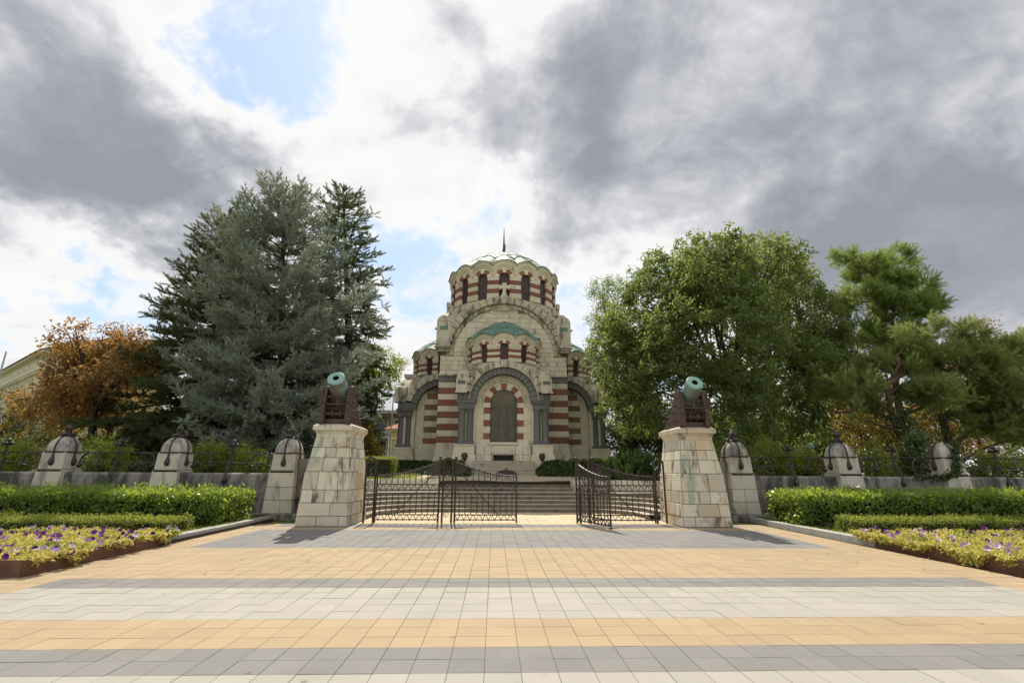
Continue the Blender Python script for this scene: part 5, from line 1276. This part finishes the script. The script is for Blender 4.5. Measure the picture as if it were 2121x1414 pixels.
# --- beds beside the plaza
for sgn, xe, lab in ((-1, -7.72, 'left'), (1, 8.12, 'right')):
    xk = xe-.16 if sgn < 0 else xe+.10
    s = MB(); a, c = sorted((xe, sgn*26)); s.box(a, c, 8.32, 17.2, -.03, .075); tag(s.build('planting_bed', M['soil']), kind='structure')
    k = empty('stone_kerb', (xk, 14, 0), world=True); tag(k, 'pale granite kerb along the %s edge of the plaza' % lab, 'kerb', 'granite kerbs')
    for q in range(5):
        y0, y1 = 11.45+q*1.1, 11.45+(q+1)*1.1; b = MB(); b.bbox(xk-.12, xk+.12, y0+.004, y1-.004, -.02, .155, .012); b.build('kerb_stone', M['kerb'], k)
    fbd = empty('flower_bed', (xe+sgn*3, 10, 0), world=True); tag(fbd, 'bed of yellow foliage and purple petunias edged in rusty steel, %s of the plaza' % lab, 'flower bed', 'petunia beds')
    e = MB(); e.box(xe-.012, xe+.012, 8.3, 11.44, -.02, .245); e.box(*sorted((xe+sgn*.013, sgn*20)), 8.288, 8.312, -.02, .243); e.build('steel_edging', M['corten'], fbd)
    n = 34000; U = rng.random((n, 2)); X = xe+sgn*(U[:, 0]**1.25*8.2-.04); Y = 8.34+U[:, 1]*3.75
    bh = lambda x, y: .25+.12*mnoise.noise(Vector((x*1.1, y*1.1, 3)))+.10*mnoise.noise(Vector((x*3.2, y*3.2, 9)))
    hgt = np.array([bh(x, y) for x, y in zip(X, Y)])
    Z = hgt*(.45+.55*rng.random(n)**.5)+.02
    sp_ = np.array([mnoise.noise(Vector((y*1.7, sgn*5.0, 1))) for y in Y]) + (.25 if sgn > 0 else .0)
    over = (np.abs(X-xe) < .35) & (sp_ > .05) & (rng.random(n) < .8); dn = rng.random(n)
    X[over] = xe-sgn*(.02+.15*rng.random(over.sum())); Z[over] = .27-.24*dn[over]*np.clip(sp_[over]*2.2, 0, 1)
    P = np.stack([X, Y, Z], 1); D = rng.normal(size=P.shape)*.8+np.array([-sgn*.15, -.2, .6])
    V, F = leaf_quads(P, D, rng.normal(size=P.shape)*.6+np.array([0, 0, 1]), .072*rng.uniform(.5, 1.35, n), .038*rng.uniform(.7, 1.2, n)); gm = np.array([mnoise.noise(Vector((p_[0]*.8, p_[1]*1.3, 21)))+.5*mnoise.noise(Vector((p_[0]*4, p_[1]*4, 5)))+.10*(p_[1]-10.3) for p_ in P]) > .34
    tag(npmesh('foliage', V, F, [M['l_yellow'], M['l_box']], fbd, mi=gm.astype(int)), kind='stuff')
    pm = {}
    for kk in ('petunia_purple', 'petunia_violet', 'petunia_lilac'):
        b = MB(); nn_ = 15; ring = [(.052*(1+.10*math.cos(5*2*PI*q/nn_))*math.cos(2*PI*q/nn_), .052*(1+.10*math.cos(5*2*PI*q/nn_))*math.sin(2*PI*q/nn_), .012+.006*math.cos(5*2*PI*q/nn_)) for q in range(nn_)]
        mid = [(.018*math.cos(2*PI*q/nn_), .018*math.sin(2*PI*q/nn_), -.006) for q in range(nn_)]
        b.add(ring+mid+[(0, 0, -.05)], [(q, (q+1) % nn_, nn_+(q+1) % nn_, nn_+q) for q in range(nn_)]+[(nn_+q, nn_+(q+1) % nn_, 2*nn_) for q in range(nn_)]); pm[kk] = b.mesh('petunia', M[kk])
    cnt = 0
    while cnt < 290:
        x = xe+sgn*(random.random()**1.3*6.5-.08); y = random.uniform(8.4, 12.1)
        if mnoise.noise(Vector((x*.9, y*.9, 7))) < -.05 and random.random() < .45: continue
        h_ = bh(x, y)
        if abs(x-xe) < .05: h_ = random.uniform(.14, .28); x = xe-sgn*random.uniform(.05, .15)
        tn = mnoise.noise(Vector((x*.5, y*.5, 2)))+random.gauss(0, .25); kk = 'petunia_lilac' if tn > -.02 else ('petunia_purple' if random.random() < .6 else 'petunia_violet')
        o = link('petunia', pm[kk], fbd); o.location = (x-OFF[fbd].x, y-OFF[fbd].y, h_+.06-OFF[fbd].z); s_ = random.uniform(.65, 1.1); o.scale = (s_,)*3
        o.rotation_euler = (random.gauss(.75, .4), random.gauss(0, .45), random.uniform(-.6, .6)); cnt += 1
    # weeds and grass between kerb and hedges
    n = 5200; X = xe+sgn*(.12+rng.random(n)**1.4*1.9); Y = 11.6+rng.random(n)*5.3; P = np.stack([X, Y, np.full(n, .06)], 1)
    D = rng.normal(size=P.shape)*.55+np.array([0, 0, 1]); V, F = leaf_quads(P, D, rng.normal(size=P.shape), rng.uniform(.05, .17, n), rng.uniform(.012, .035, n)); tag(npmesh('grass_tufts', V, F, M['l_green']), 'low weeds and grass beside the %s granite kerb' % lab, 'grass', kind='stuff')
# --- ivy slopes beside the chapel steps, ivy on a pier and on pine trunks, lawn grass
def carpet(name, label, n, fx, mat, L, W, cat):
    P = []
    while len(P) < n:
        x, y = fx()
        if x is None: continue
        P.append((x, y, lawn_z(x, y)+random.random()*.10))
    P = np.array(P); D = rng.normal(size=P.shape)*.7+np.array([0, -.3, .6]); V, F = leaf_quads(P, D, rng.normal(size=P.shape)*.5+np.array([0, -.3, 1]), L*rng.uniform(.6, 1.3, n), W*rng.uniform(.7, 1.3, n)); tag(npmesh(name, V, F, M[mat]), label, cat, kind='stuff')
def f_ivy():
    s_ = random.choice((-1, 1)); x = s_*random.uniform(1.8, 7.6); y = random.uniform(26.6, 33.2)
    dd = min(rectd(x, y, -7.4, 7.4, 33.3, 40), rectd(x, y, -3.1, 3.1, 29.4, 44))
    return (x, y) if .02 < dd < 2.5+.8*mnoise.noise(Vector((x, y, 0))) else (None, None)
carpet('ivy', 'dark ivy carpet on the slope at the foot of the chapel', 26000, f_ivy, 'l_ivy', .12, .09, 'ivy')
def f_gr():
    x = random.choice((-1, 1))*random.uniform(3.4, 9); y = random.uniform(23.0, 27.5); return (x, y) if stair_r(x, y) > 4.5 and (abs(x) > 4.5 or y < 24.7) else (None, None)
carpet('grass_tufts', 'sunlit grass on the lawn beside the terrace', 16000, f_gr, 'l_green', .10, .016, 'grass')
def ivy_mass(name, label, pts, n, spread, group):
    o = empty(name, tuple(pts[0]), world=True); tag(o, label, 'ivy', group); pts = [Vector(p) for p in pts]
    b = MB(); b.tube(pts, .02, 5); b.build('stem', M['bark'], o)
    P = np.array([tuple(pts[(i := random.randrange(len(pts)-1))].lerp(pts[i+1], random.random())) for _ in range(n)])+rng.normal(size=(n, 3))*np.array([spread, spread, spread*.8])
    D = rng.normal(size=P.shape)*.7+np.array([0, -.4, -.5]); V, F = leaf_quads(P, D, rng.normal(size=P.shape)*.5+np.array([0, -.8, .5]), .12*rng.uniform(.6, 1.3, n), .09*rng.uniform(.7, 1.2, n)); npmesh('foliage', V, F, M['l_ivy'], o)
ivy_mass('ivy', 'ivy heaped up behind the left side of the third pier at right', [(15.45, 18.35, 1.5), (15.25, 18.3, 2.2), (15.5, 18.3, 2.8), (15.7, 18.25, 3.05)], 1200, .19, 'ivy on walls and trunks')
ivy_mass('ivy', 'ivy strand hanging down the front of the third right pier', [(16.35, 17.40, 2.72), (16.2, 17.42, 2.3), (16.15, 17.36, 1.7), (15.6, 17.5, 1.5), (14.6, 17.55, 1.5)], 420, .07, 'ivy on walls and trunks')
ivy_mass('ivy', 'dense dark ivy wrapping the leaning pine trunk', [tuple(gpt(1905, 23.8)), tuple(pix(1880, 900, 23.8)), tuple(pix(1855, 850, 23.8))], 2600, .40, 'ivy on walls and trunks')
ivy_mass('ivy', 'dark ivy column on the second pine trunk', [tuple(gpt(1975, 25.8)), tuple(pix(1955, 870, 25.8)), tuple(pix(1935, 800, 25.8))], 2400, .42, 'ivy on walls and trunks')

# a few dry leaves blown over the paving
n = 70; X = np.where(rng.random(n) < .5, -7.6+rng.random(n)**2*4, 7.9-rng.random(n)**2*4); Y = 8.5+rng.random(n)*7.5; P = np.stack([X, Y, np.full(n, .006)], 1)
V, F = leaf_quads(P, rng.normal(size=P.shape)*np.array([1, 1, .15])+np.array([0, 0, .1]), rng.normal(size=P.shape)*.25+np.array([0, 0, 1]), rng.uniform(.03, .075, n), rng.uniform(.02, .045, n)); tag(npmesh('fallen_leaves', V, F, M['l_autumn']), 'scattered dry leaves on the ochre paving', 'leaves', kind='stuff')

# ------------------------------------------------------------------ buildings and lamps behind the park
M['plaster_cream'] = mat_plain('cream_plaster', (0.56, 0.49, 0.36), .9, 0, .18, 1.2, .1); M['plaster_yellow'] = mat_plain('yellow_plaster', (0.58, 0.43, 0.19), .9, 0, .15, 2, .1)
M['white_trim'] = mat_plain('white_trim', (0.62, 0.59, 0.53), .85, 0, .1, 3, .05); M['roof_tile'] = mat_plain('red_roof_tile', (0.36, 0.13, 0.07), .9, 0, .35, 6, .4)
M['concrete'] = mat_plain('grey_concrete', (0.30, 0.28, 0.26), .9, 0, .2, 3, .1); M['brown_clad'] = mat_plain('brown_cladding', (0.17, 0.115, 0.095), .8, 0, .2, 3, .1)
M['pane'] = mat_plain('dark_pane', (0.035, 0.042, 0.05), .12, 0, .3, 1, 0); M['galv'] = mat_plain('galvanised_steel', (0.33, 0.34, 0.35), .45, .5, .15, 8, 0)
def boxes(name, mat, root, lst, bev=0.0):
    b = MB()
    for q in lst: (b.bbox(*q, bev) if bev else b.box(*q))
    return b.build(name, mat, root)
def window_part(root, x, z, w, h, yf=0.0, arch=False):
    f = boxes('window', M['white_trim'], root, [(x-w/2-.12, x+w/2+.12, yf-.10, yf+.05, z-.12, z+h+.12)], .02)
    boxes('pane', M['pane'], f, [(x-w/2, x+w/2, yf-.115, yf-.06, z, z+h)])
    boxes('sill', M['white_trim'], f, [(x-w/2-.2, x+w/2+.2, yf-.22, yf-.101, z-.22, z-.121)])
# long pale building at far left, running away to the right
p = pix(30, 800, 62); bl = empty('long_building', (p.x, 62, 0), R(-38)); tag(bl, 'long cream building with red tile roof behind the orange tree', 'building')
W_ = 26; top = pix(0, 728, 58).z
boxes('wall', M['plaster_cream'], bl, [(-W_/2, W_/2, 0, 12, -.03, top-1.0)])
boxes('cornice', M['white_trim'], bl, [(-W_/2-.35, W_/2+.35, -.40, 12.3, top-2.9, top-2.6), (-W_/2-.5, W_/2+.5, -.55, 12.5, top-1.0, top-.75)], .05)
d_ = MB()
for k in range(44): x = -W_/2+.3+k*(W_-.6)/43; d_.box(x-.11, x+.11, -.34, .02, top-3.2, top-2.902)
tag(d_.build('dentils', M['white_trim'], bl), kind='stuff')
r_ = MB(); r_.prism([(-.75, top-.748), (12.7, top-.748), (6, top+2.2)], lambda a, b: (-W_/2-.6, a, b), lambda a, b: (W_/2+.6, a, b)); r_.build('roof', M['roof_tile'], bl)
for k in range(8):
    x = -W_/2+2+k*3.15
    for z in (2.2, 6.2): window_part(bl, x, z, 1.3, 2.3)
    boxes('attic_opening', M['pane'], bl, [(x-.35, x+.35, -.02, .2, top-1.9, top-1.55)])
# yellow villa and brown modern block seen between trees and chapel
q = pix(824, 900, 58); vy = empty('yellow_villa', (q.x+4.2, 58, 0)); tag(vy, 'small yellow villa with white trim glimpsed left of the chapel', 'house')
zt = pix(824, 893, 58).z
boxes('wall', M['plaster_yellow'], vy, [(-5.2, 5.2, 0, 8, -.03, zt)])
boxes('cornice', M['white_trim'], vy, [(-5.5, 5.5, -.3, 8.3, zt+.001, zt+.25), (-5.35, 5.35, -.15, 8.15, zt-.9, zt-.75)], .03)
boxes('corner_pilaster', M['white_trim'], vy, [(-5.28, -4.8, -.1, .3, 0, zt-.901)]); boxes('corner_pilaster', M['white_trim'], vy, [(4.8, 5.28, -.1, .3, 0, zt-.901)])
r_ = MB(); r_.add([(-5.8, -.6, zt+.251), (5.8, -.6, zt+.251), (5.8, 8.6, zt+.251), (-5.8, 8.6, zt+.251), (-2, 4, zt+2.4), (2, 4, zt+2.4)], [(0, 1, 5, 4), (1, 2, 5), (2, 3, 4, 5), (3, 0, 4), (3, 2, 1, 0)]); ro = r_.build('roof', M['roof_tile'], vy)
boxes('chimney', M['plaster_yellow'], ro, [(-3.6, -3.1, 2.2, 2.8, zt+.8, zt+2.9)])
for x in (-3.4, -.6, 2.2):
    window_part(vy, x, zt-3.4, 1.1, 2.2); window_part(vy, x, zt-6.6, 1.1, 1.9)
b = MB()
for k in range(9): b.lathe([(.10, 0), (.14, .25), (.08, .6), (.1, .8)], 8, (-5.0+k*.32, -.5), zc=zt-4.55)
b.box(-5.3, -2.2, -.7, .02, zt-3.75, zt-3.6); b.box(-5.3, -2.2, -.7, .02, zt-4.75, zt-4.56); b.build('balustrade', M['white_trim'], vy)
q = pix(806, 880, 72); mb_ = empty('brown_block', (q.x+2.5, 72, 0)); tag(mb_, 'brown and grey modern block behind the yellow villa', 'building')
zt = pix(815, 858, 72).z
boxes('wall', M['brown_clad'], mb_, [(-5.2, 8, 0, 12, -.03, zt)])
boxes('roof_slab', M['concrete'], mb_, [(-5.8, 8.6, -1.2, 12.6, zt+.001, zt+.5)], .05); boxes('pent_house', M['white_trim'], mb_, [(-.5, 6, 3, 10, zt+.501, zt+6.0)]); boxes('pent_roof', M['concrete'], mb_, [(-1.2, 6.6, 2.3, 10.6, zt+6.001, zt+6.5)])
for z in (zt-2.4, zt-5.4, zt-8.4):
    boxes('balcony', M['concrete'], mb_, [(-5.6, 3, -1.3, .02, z-1.2, z-.1)], .03)
    for x in (-3.6, -.9, 1.8): window_part(mb_, x, z, 1.7, 1.6)
for z in (zt-6.0, zt-9.2):
    a = boxes('air_conditioner', M['white_trim'], mb_, [(-5.0, -4.1, -.5, -.02, z-1.0+1.2, z-.4+1.2)], .03)
def lamp(name, label, base, h, arms=True):
    o = empty(name, tuple(base)); tag(o, label, 'lamp post')
    b = MB(); b.tube([(0, 0, -.03), (0, 0, .6), (0, 0, h)], [.11, .10, .055], 10); b.build('pole', M['galv'], o, smooth=True)
    if arms:
        for sx in (-1, 1):
            b = MB(); b.tube([(0, 0, h-.05), (sx*.6, 0, h+.05)], .03, 6); b.build('arm', M['galv'], o)
            b = MB(); b.prism([(.45, -.02), (1.15, .05), (1.15, .12), (.5, .12)], lambda a, z: (sx*a, -.13, h+z-.03), lambda a, z: (sx*a, .13, h+z-.03)); b.build('lamp_head', M['galv'], o)
zl = pix(815, 820, 47)
lamp('street_lamp', 'grey double-armed street lamp left of the chapel', (zl.x, 47, lawn_z(zl.x, 47)), zl.z-lawn_z(zl.x, 47))
zl = pix(13, 728, 40)
lamp('street_lamp', 'grey lamp post at the left edge before the cream building', (zl.x, 40, lawn_z(zl.x, 40)), zl.z-lawn_z(zl.x, 40), False)
# small cannon and a stone stele in the park
c2 = pix(1652, 945, 23); cg = lawn_z(c2.x, 23)
ped = empty('cannon_plinth', (c2.x, 23, cg)); tag(ped, 'low stone plinth under the small cannon behind the right railing', 'plinth')
b = MB(); b.bbox(-.7, .7, -.9, .9, -.05, .72, .03); b.build('base', M['pier'], ped); b = MB(); b.bbox(-.8, .8, -1.0, 1.0, .721, .85, .03); b.build('slab', M['pier'], ped)
cannon(c2.x, 'small green cannon seen from the side behind the right railing', 23-.62, cg+.85, .62, R(72), 30)
s2 = pix(190, 955, 24); sg = lawn_z(s2.x, 24)
st2 = empty('stone_stele', (s2.x, 24, sg)); tag(st2, 'pale stone stele behind the railing under the orange tree', 'stele')
b = MB(); vs = []
for z, h in ((-.05, .34), (1.35, .26)): vs += [(-h, -h*.6, z), (h, -h*.6, z), (h, h*.6, z), (-h, h*.6, z)]
b.add(vs, [(0, 1, 5, 4), (1, 2, 6, 5), (2, 3, 7, 6), (3, 0, 4, 7), (4, 5, 6, 7)]); b.build('shaft', M['pier'], st2); b = MB(); b.bbox(-.45, .45, -.32, .32, -.05, .12, .02); b.build('foot', M['pier'], st2)
